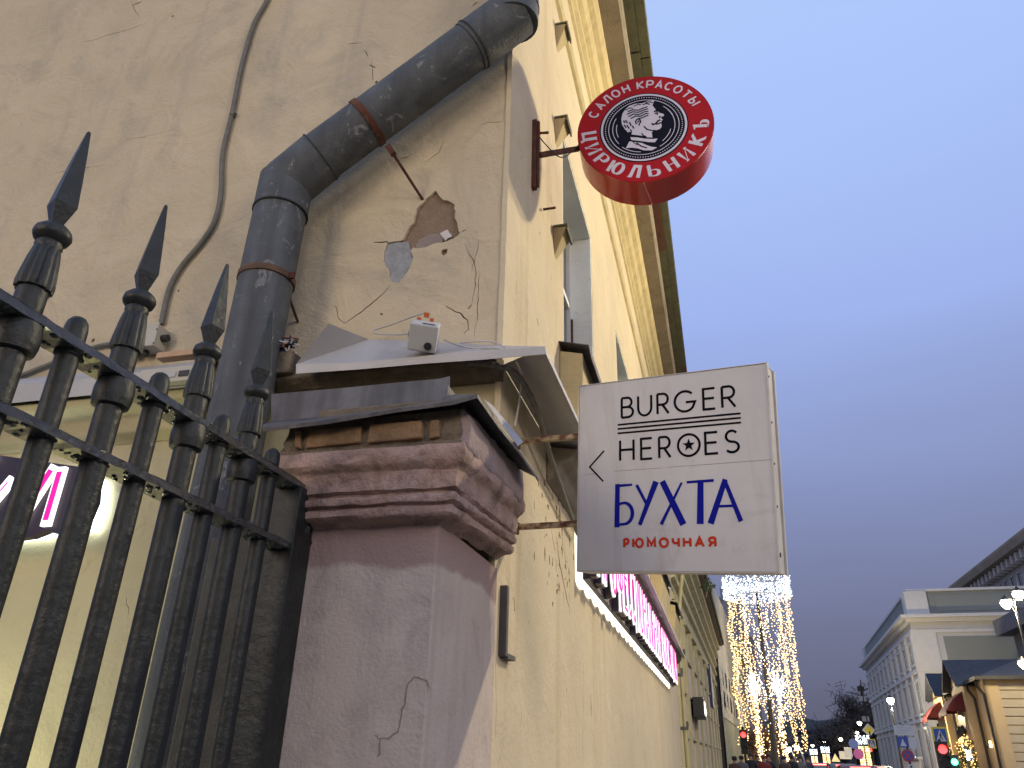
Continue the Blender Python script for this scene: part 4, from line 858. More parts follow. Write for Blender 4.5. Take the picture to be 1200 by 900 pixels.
# ================================================================== LIT SIGN BEHIND THE RAILING
y0 = YG - 0.13
IS = thing('letter_sign', 'dark plum sign with a magenta lit letter on the wall behind the railing', 'sign', (-3.5, y0, 2.7))
fi2 = lambda a, b, d: (a, y0 - d, b)
def gi(l, y=y0): return [(P(a, b, y=y).x, P(a, b, y=y).z) for a, b in l]
q = MB(); poly2(q, gi([(-60, 640), (-60, 555), (8, 537), (90, 549), (121, 553), (118, 590), (104, 622), (97, 632), (62, 625), (44, 632), (28, 634)]), fi2, 0.05); q.build('backing_panel', M['plum'], IS)
q = MB(); pl = gi([(-55, 632), (-55, 560), (8, 542), (88, 552), (112, 557), (110, 590), (99, 618), (62, 620), (40, 627)])
poly2(q, pl, lambda a, b, d: (a, YG - 0.03 - d, b), 0.02); q.build('halo_panel', M['halo'], IS)
def lit(pts, w1, w2, parent=IS):
    pl = gi(pts); a = MB(); ribbon(a, pl, w1, lambda x, y, d: (x, y0 - 0.05 - d, y), 0.02, 'square'); a.build('letter_edge', M['lw'], parent)
    a = MB(); ribbon(a, pl, w2, lambda x, y, d: (x, y0 - 0.071 - d, y), 0.006); a.build('letter_face', M['lm'], parent)
lit([(36, 612), (72, 556)], 0.060, 0.032); lit([(66, 614), (82, 558)], 0.058, 0.030)
lit([(-25, 560), (2, 541)], 0.050, 0.028); lit([(-25, 608), (0, 596), (22, 570)], 0.06, 0.004)
q = MB(); q.tube(smooth_path([P(118, 573, y=3.2), P(112, 600, y=3.2), P(104, 617, y=3.2)], 6), 0.006, 6); tag(q.build('sign_lead', M['black'], None), 'short black lead at the right end of the lit sign behind the railing', 'cable')

# ================================================================== LAMPS
M['post'] = mat('dark_lamp_post', (0.025, 0.027, 0.03), 0.5, metal=0.3, var=0.2)
M['bulb_w'] = emit('lamp_glass_white', (1.0, 0.93, 0.72), 22)
M['bulb_o'] = emit('lamp_glass_amber', (1.0, 0.72, 0.35), 18)
def point(name, loc, power, col, r, parent):
    l = bpy.data.lights.new(name, 'POINT'); l.energy = power; l.color = col; l.shadow_soft_size = r
    o = bpy.data.objects.new(name, l); COL.objects.link(o); o.location = Vector(loc) - origin_of(parent); o.parent = parent; return o
def lantern(t, c, r, mt, power=0, col=(1, .8, .5), soft=0.12):
    c = Vector(c); q = MB(); q.lathe([(r * .35, -r * 1.2), (r * .9, -r * .5), (r, 0), (r * .7, r * .35)], 12, c); g = q.build('lamp_glass', mt, t, smooth=True)
    q = MB(); q.lathe([(r * 1.1, r * .37), (r * 1.0, r * .5), (r * .4, r * .9), (r * .12, r * 1.3)], 12, c); q.build('lamp_cap', M['post'], t, smooth=True)
    if power: point('lamp_light', c - Vector((0, 0, r * 1.6 + soft * .6)), power, col, soft, t)
def lamp_post(x, y, h, label, heads, r=0.22, mt=None, group='street lamps', power=0, col=(1, .82, .5), name='street_lamp', soft=0.12):
    t = thing(name, label, 'street lamp', (x, y, 0), group); mt = mt or M['bulb_w']
    q = MB(); q.lathe([(0.16, 0), (0.16, 0.25), (0.11, 0.35), (0.10, 1.1), (0.08, 1.2), (0.045, h)], 12, (x, y, 0)); q.build('post', M['post'], t, smooth=True)
    for dx, dz in heads:
        c = Vector((x + dx, y, h + dz))
        if abs(dx) > 0.01:
            q = MB(); q.tube(smooth_path([(x, y, h + dz - .5), (x + dx * .5, y, h + dz - .1 + 0.0), (x + dx, y, h + dz + .3), (c.x, c.y, c.z + r)], 5), 0.03, 6); q.build('arm', M['post'], t)
        lantern(t, c, r, mt, power, col, soft)
    return t
WARM = (1.0, 0.84, 0.52)
# the lamp that lights the facade stands outside the frame, to the right
KL = lamp_post(5.45, 8.6, 8.7, 'tall twin headed street lamp on the kerb opposite the corner building', [(-0.42, 0.25), (0.42, 0.25)], power=1350, col=WARM)
lamp_post(5.6, -15.0, 9.6, 'added tall twin headed fill lamp on the same kerb, unseen behind the viewer', [(-0.42, 0.25), (0.42, 0.25)], power=850, col=(1.0, 0.84, 0.66), soft=2.0)  # added unseen lamp, warm fill for the pillar front and sign faces
lamp_post(12.4, -5.0, 8.6, 'added single headed fill lamp on the far pavement, unseen behind the viewer', [(-0.42, 0.25)], power=2500, col=(1.0, 0.85, 0.68), soft=2.0)  # added unseen lamp, warm fill for the facade side and window reveals
# yard lamp behind the viewer that lights the gable
GL_ = lamp_post(-6.5, -7.0, 6.5, 'single headed yard lamp behind the viewer', [(0.0, 0.25)], power=1500, col=(1.0, 0.80, 0.56), soft=2.2, r=0.35)
# floodlight at the foot of the wall behind the railing
FLT = thing('floodlight', 'small greenish floodlight at the foot of the wall behind the railing', 'floodlight', (-3.6, 2.75, 0))
q = MB(); q.tube([(-3.6, 2.75, 0), (-3.6, 2.75, 0.78)], 0.03, 8); q.build('post', M['post'], FLT)
q = MB(); q.box(-3.72, -3.48, 2.70, 2.80, 0.78, 0.84); q.build('housing', M['post'], FLT)
q = MB(); q.add([(-3.71, 2.71, .842), (-3.49, 2.71, .842), (-3.49, 2.79, .842), (-3.71, 2.79, .842)], [(0, 1, 2, 3)]); q.build('lens', emit('flood_lens', (0.95, 1.0, 0.62), 8), FLT)
l = bpy.data.lights.new('flood_light', 'SPOT'); l.energy = 55; l.color = (0.97, 1.0, 0.62); l.spot_size = math.radians(150); l.spot_blend = 0.9; l.shadow_soft_size = 0.12
o = bpy.data.objects.new('flood_light', l); COL.objects.link(o); o.parent = FLT; o.location = (0, 0, 0.88)
o.rotation_euler = (Vector((0.45, 0.35, 0.9))).to_track_quat('-Z', 'Y').to_euler()
# lamps along the far kerb
def lamp_at(px, py, y, label, heads=((0, 0.0),), r=0.24, mt=None, name='street_lamp', group='street lamps', post_px=None, power=0):
    p = P(px, py, y=y); return lamp_post(p.x, y, p.z - 0.1, label, heads, r, mt, group, power)
lamp_at(1043, 818, 60, 'lit single street lamp in front of the white classical building', power=4200)
t_ = P(1180, 702, y=42)
TW = lamp_post(t_.x + .25, 42, t_.z, 'tall street lamp at the right edge, twin lit heads above amber lanterns', [(-0.32, -0.15), (0.28, 0.25)], r=0.26, power=800)
for dx, dz in ((-.32, -2.9), (0.12, -3.1)): lantern(TW, (t_.x + .25 + dx, 41.8, t_.z + dz), 0.22, M['bulb_o'])
point('lamp_light', (t_.x + .2, 41.2, t_.z - 3.6), 200, (1.0, .7, .38), 0.2, TW)
for px, py, y, lb in ((1007, 846, 110, 'small lit street lamp above the yellow diamond road sign'), (1004, 857, 118, 'lit lamp just over the tall light column, left of the road signs'), (985, 865, 130, 'lit street lamp in the distance, right of the second small light column'), (966, 868.5, 150, 'far lit lamp over the second small light column'), (952, 872.5, 160, 'far lit lamp over the first small light column')):
    lamp_at(px, py, y, lb, r=0.26)
for px, py, y, lb in ((924, 877, 100, 'curved pale lamp post nearest the garland tower'), (934, 875.5, 104, 'second curved pale lamp post right of the garland tower')):
    p = P(px, py, y=y); t = thing('street_lamp', lb, 'street lamp', (p.x + .6, y, 0), 'street lamps')
    q = MB(); q.tube(smooth_path([(p.x + .9, y, 0), (p.x + .6, y, p.z * .6), (p.x + .35, y, p.z - .3), (p.x, y, p.z)], 5), 0.09, 6); q.build('post', M['white'], t); lantern(t, (p.x, y, p.z), 0.3, M['bulb_w'])

# ================================================================== LEFT ROW BEYOND THE CORNER BUILDING
M['b2'] = mat('ochre_render', (0.62, 0.52, 0.30), 0.9, var=0.08, scale=1.5, bump=0.2, stains=((0.36, 0.32, 0.2), 2, 0.6, 0.8))
M['b2t'] = mat('ochre_trim', (0.56, 0.50, 0.29), 0.9, var=0.12, scale=3, bump=0.25, streak=((0.26, 0.24, 0.14), 3, .5, .8))
M['b2p'] = mat('pinkish_panel', (0.70, 0.53, 0.38), 0.9, var=0.06, scale=2, bump=0.2)
M['grey'] = mat('grey_green_wall', (0.19, 0.19, 0.16), 0.9, var=0.1)
AN = 0.024; B2A = Vector((D + 0.02, Y1 + .01, 0)); B2L = 23.5
B2 = thing('rusticated_building', 'lower ochre building with deep cornice and panelled front, just beyond the lit letter sign', 'building', tuple(B2A), rz=-AN)
def l2(mb, name, mt, **k): return mb.build(name, mt, B2, local=True, **k)
EZ = 6.75
q = MB(); q.box(-6, -0.10, 0, B2L, 0, EZ); l2(q, 'wall', M['b2'])
rows = [(0.1, 1.0), (1.06, 1.95), (2.01, 2.9), (2.96, 3.75), (3.81, 4.5)]
yy = 0.0; bay = 2.55; nb = int(B2L / bay)
for b in range(nb):
    q = MB(); y0_ = b * bay; q.box(-0.099, 0.02, y0_, y0_ + 0.5, 0, 4.55); q.box(-0.099, 0.05, y0_ - 0.0, y0_ + 0.5, 4.55, 4.68); l2(q, 'pilaster', M['b2t'])
    for z0, z1 in rows:
        q = MB(); q.box(-0.099, -0.04, y0_ + 0.58, y0_ + bay - .08, z0 + .03, z1 - .03); l2(q, 'panel', M['b2p'] if z1 < 3.8 else M['b2'], bevel=0.01)
        q = MB(); q.box(-0.098, 0.0, y0_ + 0.56, y0_ + bay - .06, z0 - .03, z0 + .012); l2(q, 'drip_ledge', M['b2t'])
q = MB(); q.prism([(-0.1, 4.70), (0.02, 4.72), (0.02, 4.85), (-0.04, 4.88), (-0.04, 5.15), (0.06, 5.2), (0.06, 5.32), (0.0, 5.35), (0.0, 5.55), (0.12, 5.62), (0.12, 5.74), (0.06, 5.76), (0.06, 5.92), (0.20, 6.0), (0.20, 6.12), (0.12, 6.15), (0.12, 6.30), (0.28, 6.40), (0.28, 6.58), (-0.1, 6.6)], Vector((0, 0, 0)), Vector((1, 0, 0)), Vector((0, 0, 1)), Vector((0, 1, 0)), B2L - 0.3)
l2(q, 'cornice', M['b2t'])
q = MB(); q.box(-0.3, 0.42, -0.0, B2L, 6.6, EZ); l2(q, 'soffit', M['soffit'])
q = MB(); q.box(0.42, 0.52, -0.0, B2L + .1, 6.66, 6.86); l2(q, 'eave_board', M['eave'])
q = MB(); q.add([(0.5, 0, 6.87), (0.5, B2L + .1, 6.87), (-6, B2L + .1, 7.5), (-6, 0, 7.5)], [(0, 1, 2, 3)]); l2(q, 'roof', M['sheet_d'])
for yv in (0.25,):
    q = MB(); q.tube([(0.06, yv, 0), (0.06, yv, 4.2), (0.16, yv + .15, 5.0), (0.42, yv + .4, 6.5)], 0.04, 8); l2(q, 'downpipe', M['b2t'], smooth=True)
# cables bunched across the cornice
p0 = P(775, 700, x=-0.7); 
for k, (zz, dz) in enumerate(((3.05, 0), (2.1, 0), (3.6, 0))):
    q = MB(); yv = 16.5 + 0.8 * k; q.box(D, D + 0.16, yv, yv + 0.05, zz, zz + .06); q.box(D + .12, D + .17, yv, yv + .05, zz + .06, zz + .16); o = q.build('wall_hook', M['sheet_d'], None)
    tag(o, ['small dark hook on the wall end right of the letter sign, middle one', 'small dark hook on the wall end right of the letter sign, lowest one', 'small dark hook level with the letter sign end'][k], 'hook')
q = MB(); q.box(-0.82, -0.55, 21.2, 23.0, 2.52, 2.98); BK = q.build('light_box', M['black'], None, bevel=0.01); tag(BK, 'black projecting shop sign with glittering white lettering on the panelled building', 'sign')
r_ = random.Random(4); q = MB()
for i in range(30):
    yv = 21.28 + i * 0.056; z = 2.58 + r_.uniform(0, .08); q.box(-0.548, -0.535, yv, yv + .03, z, z + r_.uniform(.08, .28))
o = q.build('lit_lettering', emit('shop_letters', (1.0, 0.9, 0.75), 1.6), BK); o['kind'] = 'stuff'
q = MB(); c = P(830, 806, y=33); q.box(c.x - .17, c.x + .13, 32.6, 33.6, c.z - .75, c.z + .85); BL = q.build('blade_sign', mat('deep_blue_sign', (0.015, 0.018, 0.10), 0.4), None, bevel=0.03); tag(BL, 'tall dark blue projecting sign high on the panelled building', 'sign')
q = MB(); q.box(c.x + .132, c.x + .16, 32.62, 33.58, c.z - .73, c.z + .83); q.build('edge', M['white'], BL)
q = MB(); q.box(c.x - .5, c.x - .10, 32.9, 33.0, c.z + .5, c.z + .56); q.box(c.x - .5, c.x - .10, 32.9, 33.0, c.z - .6, c.z - .54); q.build('arm', M['black'], BL)
c = P(837, 812, y=38); q = MB(); q.box(c.x - .3, c.x + .12, 38, 38.5, c.z - .4, c.z + .35); o = q.build('wall_box', M['black'], None, bevel=0.02); tag(o, 'small dark box fixed to the grey green wall right of the blue sign', 'box')
# grey recessed block and netted building
NA = P(850.5, 890, y=42); NB = P(869, 890, y=58)
q = MB(); x0 = P(820, 890, y=42.6).x; q.box(x0 - 6, NA.x - .06, 42.6, 46, 0, 7.6); o = q.build('wall', M['grey'], None); tag(o, 'plain grey green end wall between the panelled building and the netted scaffold', 'building')
nd = (NB - NA); nd.z = 0; nl = nd.length; nd.normalize(); nn = Vector((nd.y, -nd.x, 0))
NT = thing('netted_building', 'building wrapped in pale scaffold netting with faint printed windows, beyond the panelled building', 'building', (NA.x, NA.y, 0))
fn = lambda a, b, d: (NA.x + nd.x * a + nn.x * d, NA.y + nd.y * a + nn.y * d, b)
q = MB(); q.add([fn(0, 0, -.05), fn(nl, 0, -.05), fn(nl, 0, -5), fn(0, 0, -5), fn(0, 10, -.05), fn(nl, 10, -.05), fn(nl, 10, -5), fn(0, 10, -5)], [(0, 1, 5, 4), (1, 2, 6, 5), (2, 3, 7, 6), (3, 0, 4, 7), (4, 5, 6, 7)]); q.build('wall', M['grey'], NT)
M['net'] = mat('pale_netting', (0.27, 0.28, 0.26), 0.6, var=0.08, scale=1.2, bump=0.3, bscale=3, streak=((0.26, 0.29, 0.27), 1.2, 0.5, 0.7))
n_ = 34; rw = []
for z in (0.6, 3.4, 3.45, 6, 8, 9.6, 10.2): rw.append([fn(nl * i / n_, z, 0.05 + 0.05 * math.sin(i * 2.1) * math.sin(z + i * .5) + .02 * math.sin(i * 5.3)) for i in range(n_ + 1)])
q = MB(); q.sheet(rw[2:]); q.build('netting', M['net'], NT, smooth=True)
q = MB(); q.sheet(rw[:2]); q.build('lower_hoarding', mat('green_hoarding', (0.20, 0.23, 0.17), 0.7, var=0.1), NT, smooth=True)
q = MB(); q.box(NA.x - .12, NA.x - .02, NA.y - .12, NA.y - .02, 0, 10.2); q.build('corner_pole', M['black'], NT)
for i in range(5):
    for z in (4.0, 5.1): q = MB(); a = nl * (0.12 + i * .18); q.add([fn(a, z, .13), fn(a + nl * .09, z, .13), fn(a + nl * .09, z + .8, .13), fn(a, z + .8, .13)], [(0, 1, 2, 3)]); q.build('printed_window', mat('printed_window', (0.30, 0.32, 0.31), 0.6) if i == 0 and z == 4.0 else bpy.data.materials['printed_window'], NT)
# tower block behind
TB = thing('tower_block', 'plain grey beige tower block with one dark window rising behind the netted building', 'building', (-3, 90, 0))
tl = P(832, 703, y=90); tr = P(868, 705, y=90)
M['twr'] = mat('tower_render', (0.34, 0.33, 0.34), 0.9, var=0.06, scale=.5)
q = MB(); q.box(-8, tr.x, 90, 104, 0, tl.z); q.build('wall', M['twr'], TB)
q = MB(); q.box(-8.2, tr.x + .2, 89.8, 104.2, tl.z, tl.z + .25); q.build('parapet', M['twr'], TB)
a = P(839, 721, y=90); b = P(846, 734, y=90); q = MB(); q.box(a.x, b.x, 89.93, 89.99, b.z, a.z); w_ = q.build('window', M['glass'], TB); q = MB(); q.box(a.x - .08, b.x + .08, 89.90, 89.93, b.z - .1, b.z); q.box((a.x + b.x) / 2 - .03, (a.x + b.x) / 2 + .03, 89.91, 89.93, b.z, a.z); q.build('frame', M['twr'], w_)
c = P(848, 704, y=92); q = MB(); q.box(c.x - .3, c.x + .3, 92, 92.8, c.z - .4, c.z + 1.5); q.build('chimney', M['twr'], TB)
q = MB(); q.box(tr.x - 3, tr.x + 1.2, 96, 112, 0, tl.z - 3.2); q.build('side_wing', M['twr'], TB)
# small leaves on the roof edge
def leaves(mb, c, r, n, s, rnd, sq=0.7):
    for i in range(n):
        d = Vector((rnd.gauss(0, 1), rnd.gauss(0, 1), rnd.gauss(0, 1))); d.normalize(); p = Vector(c) + Vector((d.x * r, d.y * r, d.z * r * sq)) * rnd.random() ** 0.4
        u = Vector((rnd.gauss(0, 1), rnd.gauss(0, 1), rnd.gauss(0, 1))).normalized(); v = u.orthogonal().normalized(); k = s * rnd.uniform(.6, 1.4)
        mb.add([p - u * k, p + v * k * .5, p + u * k, p - v * k * .5], [(0, 1, 2, 3)])
M['leaf'] = mat('leaf_green', (0.07, 0.11, 0.03), 0.7, var=0.4, scale=20)
c = P(830, 687, y=24); q = MB(); leaves(q, c, 0.22, 60, 0.06, random.Random(2)); PLT = q.build('foliage', M['leaf'], None); tag(PLT, 'tuft of green leaves growing on the roof edge beside the box sign', 'plant')
q = MB(); q.tube([c, c + Vector((-.1, 0, -.35))], 0.012, 5); q.build('stem', M['wood'], PLT)
# pale facade piece and neon beyond the netting
a = P(872, 890, y=64); b = P(882, 890, y=78)
YB = thing('pale_building', 'narrow strip of a pale ochre building between the netting and the garland tower', 'building', (a.x, 64, 0))
q = MB(); q.add([(a.x - 5, 64, 0), (a.x, 64, 0), (b.x, 78, 0), (b.x - 5, 78, 0), (a.x - 5, 64, 9.4), (a.x, 64, 9.4), (b.x, 78, 9.4), (b.x - 5, 78, 9.4)], [(0, 1, 5, 4), (1, 2, 6, 5), (2, 3, 7, 6), (3, 0, 4, 7), (4, 5, 6, 7)]); q.build('wall', M['b2'], YB)
q = MB(); q.add([(a.x - 5, 63.7, 9.4), (a.x + .4, 63.7, 9.4), (b.x + .4, 78, 9.4), (b.x - 5, 78, 9.4), (a.x - 5, 63.7, 9.8), (a.x + .4, 63.7, 9.8), (b.x + .4, 78, 9.8), (b.x - 5, 78, 9.8)], [(0, 1, 5, 4), (1, 2, 6, 5), (2, 3, 7, 6), (3, 0, 4, 7), (4, 5, 6, 7), (0, 3, 2, 1)]); q.build('cornice', M['b2t'], YB)
for i in range(3):
    for z in (2.6, 5.8):
        f0 = (i + .25) / 3; f1 = (i + .6) / 3; A = Vector((a.x, 64, 0)).lerp(Vector((b.x, 78, 0)), f0) + Vector((.05, 0, 0)); B = Vector((a.x, 64, 0)).lerp(Vector((b.x, 78, 0)), f1) + Vector((.05, 0, 0))
        q = MB(); q.add([(A.x, A.y, z), (B.x, B.y, z), (B.x, B.y, z + 1.7), (A.x, A.y, z + 1.7)], [(0, 1, 2, 3)]); q.build('window', M['glass'], YB)
q = MB(); q.tube([(a.x + .2, 63.7, 9.3), (a.x - .1, 63.8, 8.6), (a.x + .1, 63.8, 8.1), (a.x + .1, 63.8, 2)], .09, 6); q.build('downpipe', M['white'], YB)
M['redglow'] = emit('red_lamp', (1.0, 0.025, 0.02), 3.5); M['amberglow'] = emit('amber_lamp', (1.0, .6, .25), 10); M['greenglow'] = emit('green_lamp', (0.05, 1.0, .45), 7)
def traffic_light(px, py, y, label, lit, s=1.0, pole=True):
    c = P(px, py, y=y); t = thing('traffic_light', label, 'traffic light', (c.x, y, 0), 'traffic lights')
    q = MB(); q.box(c.x - .17 * s, c.x + .17 * s, y, y + .2 * s, c.z - .85 * s, c.z + .22 * s); q.build('housing', M['black'], t, bevel=0.02)
    for k, mt in enumerate((M['redglow'], M['amberglow'], M['greenglow'])):
        z = c.z - .32 * s * k; q = MB(); q.tube([(c.x, y - .04, z), (c.x, y - .005, z)], .13 * s, 12); q.build('lens', mt if k == lit else M['black'], t, smooth=True)
        q = MB(); q.add([(c.x + .15 * s * math.cos(a), y - .002 - d, z + .15 * s * math.sin(a)) for d in (0, .18 * s) for a in [PI * j / 6 for j in range(7)]], [(j, j + 1, j + 8, j + 7) for j in range(6)]); q.build('visor', M['black'], t)
    if pole: q = MB(); q.tube([(c.x + .0, y + .28, 0), (c.x, y + .28, c.z + .4)], .06, 8); q.build('post', M['post'], t, smooth=True)
    return t
traffic_light(871, 861, 46, 'traffic light glowing red against the pale building on the left side of the street', 0, 1.1)
traffic_light(1104.5, 878, 41.1, 'near traffic light with a round red light under the pedestrian crossing sign', 0, 1.45)
c = P(1117, 896, y=42); 
traffic_light(1020.5, 879, 80, 'far small red traffic light under the small crossing sign', 0, 1.0)
GRN = P(1119, 893, y=44); q = MB(); q.tube([GRN, GRN + Vector((0, .1, 0))], .14, 12); GO = q.build('green_lens', M['greenglow'], None); tag(GO, 'green light low on the right beside the red traffic light', 'traffic light')
q = MB(); q.box(GRN.x - .2, GRN.x + .2, 44.1, 44.3, -.16, GRN.z + .3); q.build('housing', M['black'], GO)

# ================================================================== GARLAND TOWER
GY = 50; gc = P(909, 892, y=GY); GX = gc.x
GT = thing('garland_tower', 'lamp post hung with a glittering white crown and curtains of warm fairy lights', 'light decoration', (GX, GY, 0))
q = MB(); q.lathe([(0.34, 0), (0.34, 1.2), (0.2, 1.5), (0.13, 5), (0.06, 11.9)], 12, (GX, GY, 0)); q.build('pole', M['post'], GT, smooth=True)
M['fw'] = emit('fairy_warm', (1.0, 0.55, 0.14), 3.2, sample=False); M['fc'] = emit('fairy_cool', (0.72, 0.86, 1.0), 2.2, sample=False); M['fm'] = emit('fairy_pale', (1.0, 0.80, 0.48), 3.0, sample=False)
rnd = random.Random(11); RC = 1.95
def bulb(mb, p, s, m):
    mb.add([(p[0] + s, p[1], p[2]), (p[0] - s, p[1], p[2]), (p[0], p[1] + s, p[2]), (p[0], p[1] - s, p[2]), (p[0], p[1], p[2] + s), (p[0], p[1], p[2] - s)],
           [(0, 2, 4), (2, 1, 4), (1, 3, 4), (3, 0, 4), (2, 0, 5), (1, 2, 5), (3, 1, 5), (0, 3, 5)], m)
zc0, zc1 = 10.5, 11.75
q = MB()
for zz in (zc0, (zc0 + zc1) / 2, zc1): q.tube([(GX + RC * math.cos(a), GY + RC * math.sin(a), zz) for a in [2 * PI * k / 28 for k in range(29)]], 0.03, 5)
for k in range(16): a = 2 * PI * k / 16; q.tube([(GX, GY, zc1), (GX + RC * math.cos(a), GY + RC * math.sin(a), zc1)], .02, 4); a2 = a + .2; q.tube([(GX + RC * math.cos(a), GY + RC * math.sin(a), zc1), (GX + RC * math.cos(a2), GY + RC * math.sin(a2), zc0)], .02, 4)
q.build('crown_frame', M['sheet_w'], GT)
q = MB()
for k in range(1700):
    a = rnd.uniform(0, 2 * PI); r = RC * (1 + rnd.gauss(0, .03)) if rnd.random() < .8 else RC * rnd.random() ** .5
    bulb(q, (GX + r * math.cos(a), GY + r * math.sin(a), rnd.uniform(zc0, zc1)), rnd.uniform(.022, .050), 0)
o = q.build('crown_lights', M['fc'], GT); o['kind'] = 'stuff'
for k in range(46):
    a = 2 * PI * k / 46 + rnd.uniform(-.05, .05); r = RC * 0.92 if k % 4 else RC * rnd.uniform(.3, .8)
    zb_ = 1.6 + rnd.uniform(0.2, 3.0) if k % 3 else rnd.uniform(1.4, 2.5)
    z = zc0; q = MB(); x = GX + r * math.cos(a); y = GY + r * math.sin(a); ph = rnd.uniform(0, 6)
    pts = []
    while z > zb_:
        t = (zc0 - z) / 9; xx = x + .10 * math.sin(z * 2 + ph) + rnd.gauss(0, .05); yv = y + rnd.gauss(0, .05)
        u = rnd.random(); bulb(q, (xx, yv, z), rnd.uniform(.022, .052), 0 if u < .58 + .35 * abs(math.cos(a)) ** 3 else (1 if u < .70 else 2)); z -= rnd.uniform(.08, .22); pts.append((xx, yv, z))
    o = q.build('light_string', [M['fw'], M['fc'], M['fm']], GT); o['kind'] = 'stuff'
for dx in (-0.75, 0.55):
    q = MB()
    for i in range(330): bulb(q, (GX + dx + rnd.gauss(0, .10), GY - .5 + rnd.gauss(0, .08), rnd.uniform(1.2, 6.3)), .035, 2 if rnd.random() < .6 else 0)
    for i in range(120): bulb(q, (GX + dx + rnd.gauss(0, .22), GY - .5 + rnd.gauss(0, .08), rnd.gauss(5.4, .35)), .045, 1)
    o = q.build('wrapped_column', [M['fw'], M['fc'], M['fm']], GT); o['kind'] = 'stuff'
point('glow', (GX, GY - 2.3, 7), 160, (1, .85, .6), .5, GT)
# smaller light columns farther off
for px, py, y, w, h, lb in ((953, 878, 120, 0.34, 2.9, 'first small light column with a white top, left of centre in the distance'), (966.5, 875, 112, .36, 3.2, 'second small light column with a white top in the distance'), (1010, 862, 80, .42, 3.2, 'larger light column with a bright white top beside the road signs')):
    c = P(px, py, y=y); t = thing('light_column', lb, 'light decoration', (c.x, y, 0), 'small light columns')
    q = MB(); q.tube([(c.x, y, 0), (c.x, y, c.z)], .08, 8); q.build('pole', M['post'], t)
    q = MB()
    for i in range(160): a = rnd.uniform(0, 6.28); bulb(q, (c.x + w * math.cos(a) * 1.3, y + w * math.sin(a) * 1.3, c.z - rnd.uniform(0, .7)), .055, 0)
    o = q.build('top_ring', M['fc'], t); o['kind'] = 'stuff'
    q = MB()
    for k in range(10):
        a = 2 * PI * k / 10; z = c.z - .9
        while z > 0.2: bulb(q, (c.x + w * math.cos(a), y + w * math.sin(a), z), .06, 0 if rnd.random() < .6 else 1); z -= .13
    o = q.build('light_curtain', [M['fw'], M['fm']], t); o['kind'] = 'stuff'

# ================================================================== RIGHT SIDE: WHITE CLASSICAL BUILDING
M['wb'] = mat('white_stucco', (0.58, 0.57, 0.54), 0.85, var=0.05, scale=.6, bump=0.1)
M['wbg'] = mat('grey_green_stucco', (0.27, 0.28, 0.25), 0.85, var=0.05, scale=.6)
M['wbt'] = mat('white_trim', (0.68, 0.66, 0.63), 0.8, var=0.05)
M['dwin'] = mat('dusk_window', (0.16, 0.17, 0.17), 0.3, var=0.2, scale=.8)
WA = P(1099, 896, y=70); WA = Vector((WA.x, 70, 0)); WBp = P(1033, 895, y=108); WBp = Vector((WBp.x, 108, 0))
wd = (WBp - WA); WLn = wd.length; wd.normalize(); wn = Vector((-wd.y, wd.x, 0))   # wn points into the street
rz_ = math.atan2(wd.y, wd.x) - PI / 2
WB_ = thing('classical_building', 'large white two storey classical building with attic, cornice and pilasters on the right', 'building', tuple(WA), rz=rz_)
def lb_(mb, name, mt, parent=WB_, **k): return mb.build(name, mt, parent, local=True, **k)
# local: x>0 away from the street, y along it
HT = P(1077, 693, y=70).z; HC = P(1080, 722, y=70).z; HM = P(1095, 785, y=70).z; HL = P(1100, 842, y=70).z
q = MB(); q.box(0.0, 26, 0, WLn, -.1, HC - .5); lb_(q, 'wall', M['wb'])
q = MB(); q.box(0.25, 26, .25, WLn - .25, HC - .498, HT); lb_(q, 'attic', M['wbg'])
q = MB(); q.box(0.15, 26, .12, WLn - .12, HT, HT + .2); lb_(q, 'attic_coping', M['wbt'])
q = MB(); q.box(-0.35, 26, -.35, WLn + .35, HC - .5, HC - .2); q.box(-0.7, 26, -.7, WLn + .7, HC - .199, HC + .05); q.box(-.12, 26, -.12, WLn + .12, HC - 1.3, HC - 1.05); lb_(q, 'cornice', M['wbt'])
q = MB(); q.box(-.18, 26, -.18, WLn + .18, HM - .15, HM + .12); lb_(q, 'string_course', M['wbt'])
q = MB(); q.box(-.18, 26, -.18, WLn + .18, HL - .15, HL + .1); lb_(q, 'string_course', M['wbt'])
q = MB(); q.box(-.06, 1.6, -.06, 1.6, HC + .051, HT - .002); lb_(q, 'attic_pier', M['wbt']); q = MB(); q.box(-.06, .8, WLn - 1.4, WLn + .06, HC + .051, HT - .002); lb_(q, 'attic_pier', M['wbt'])
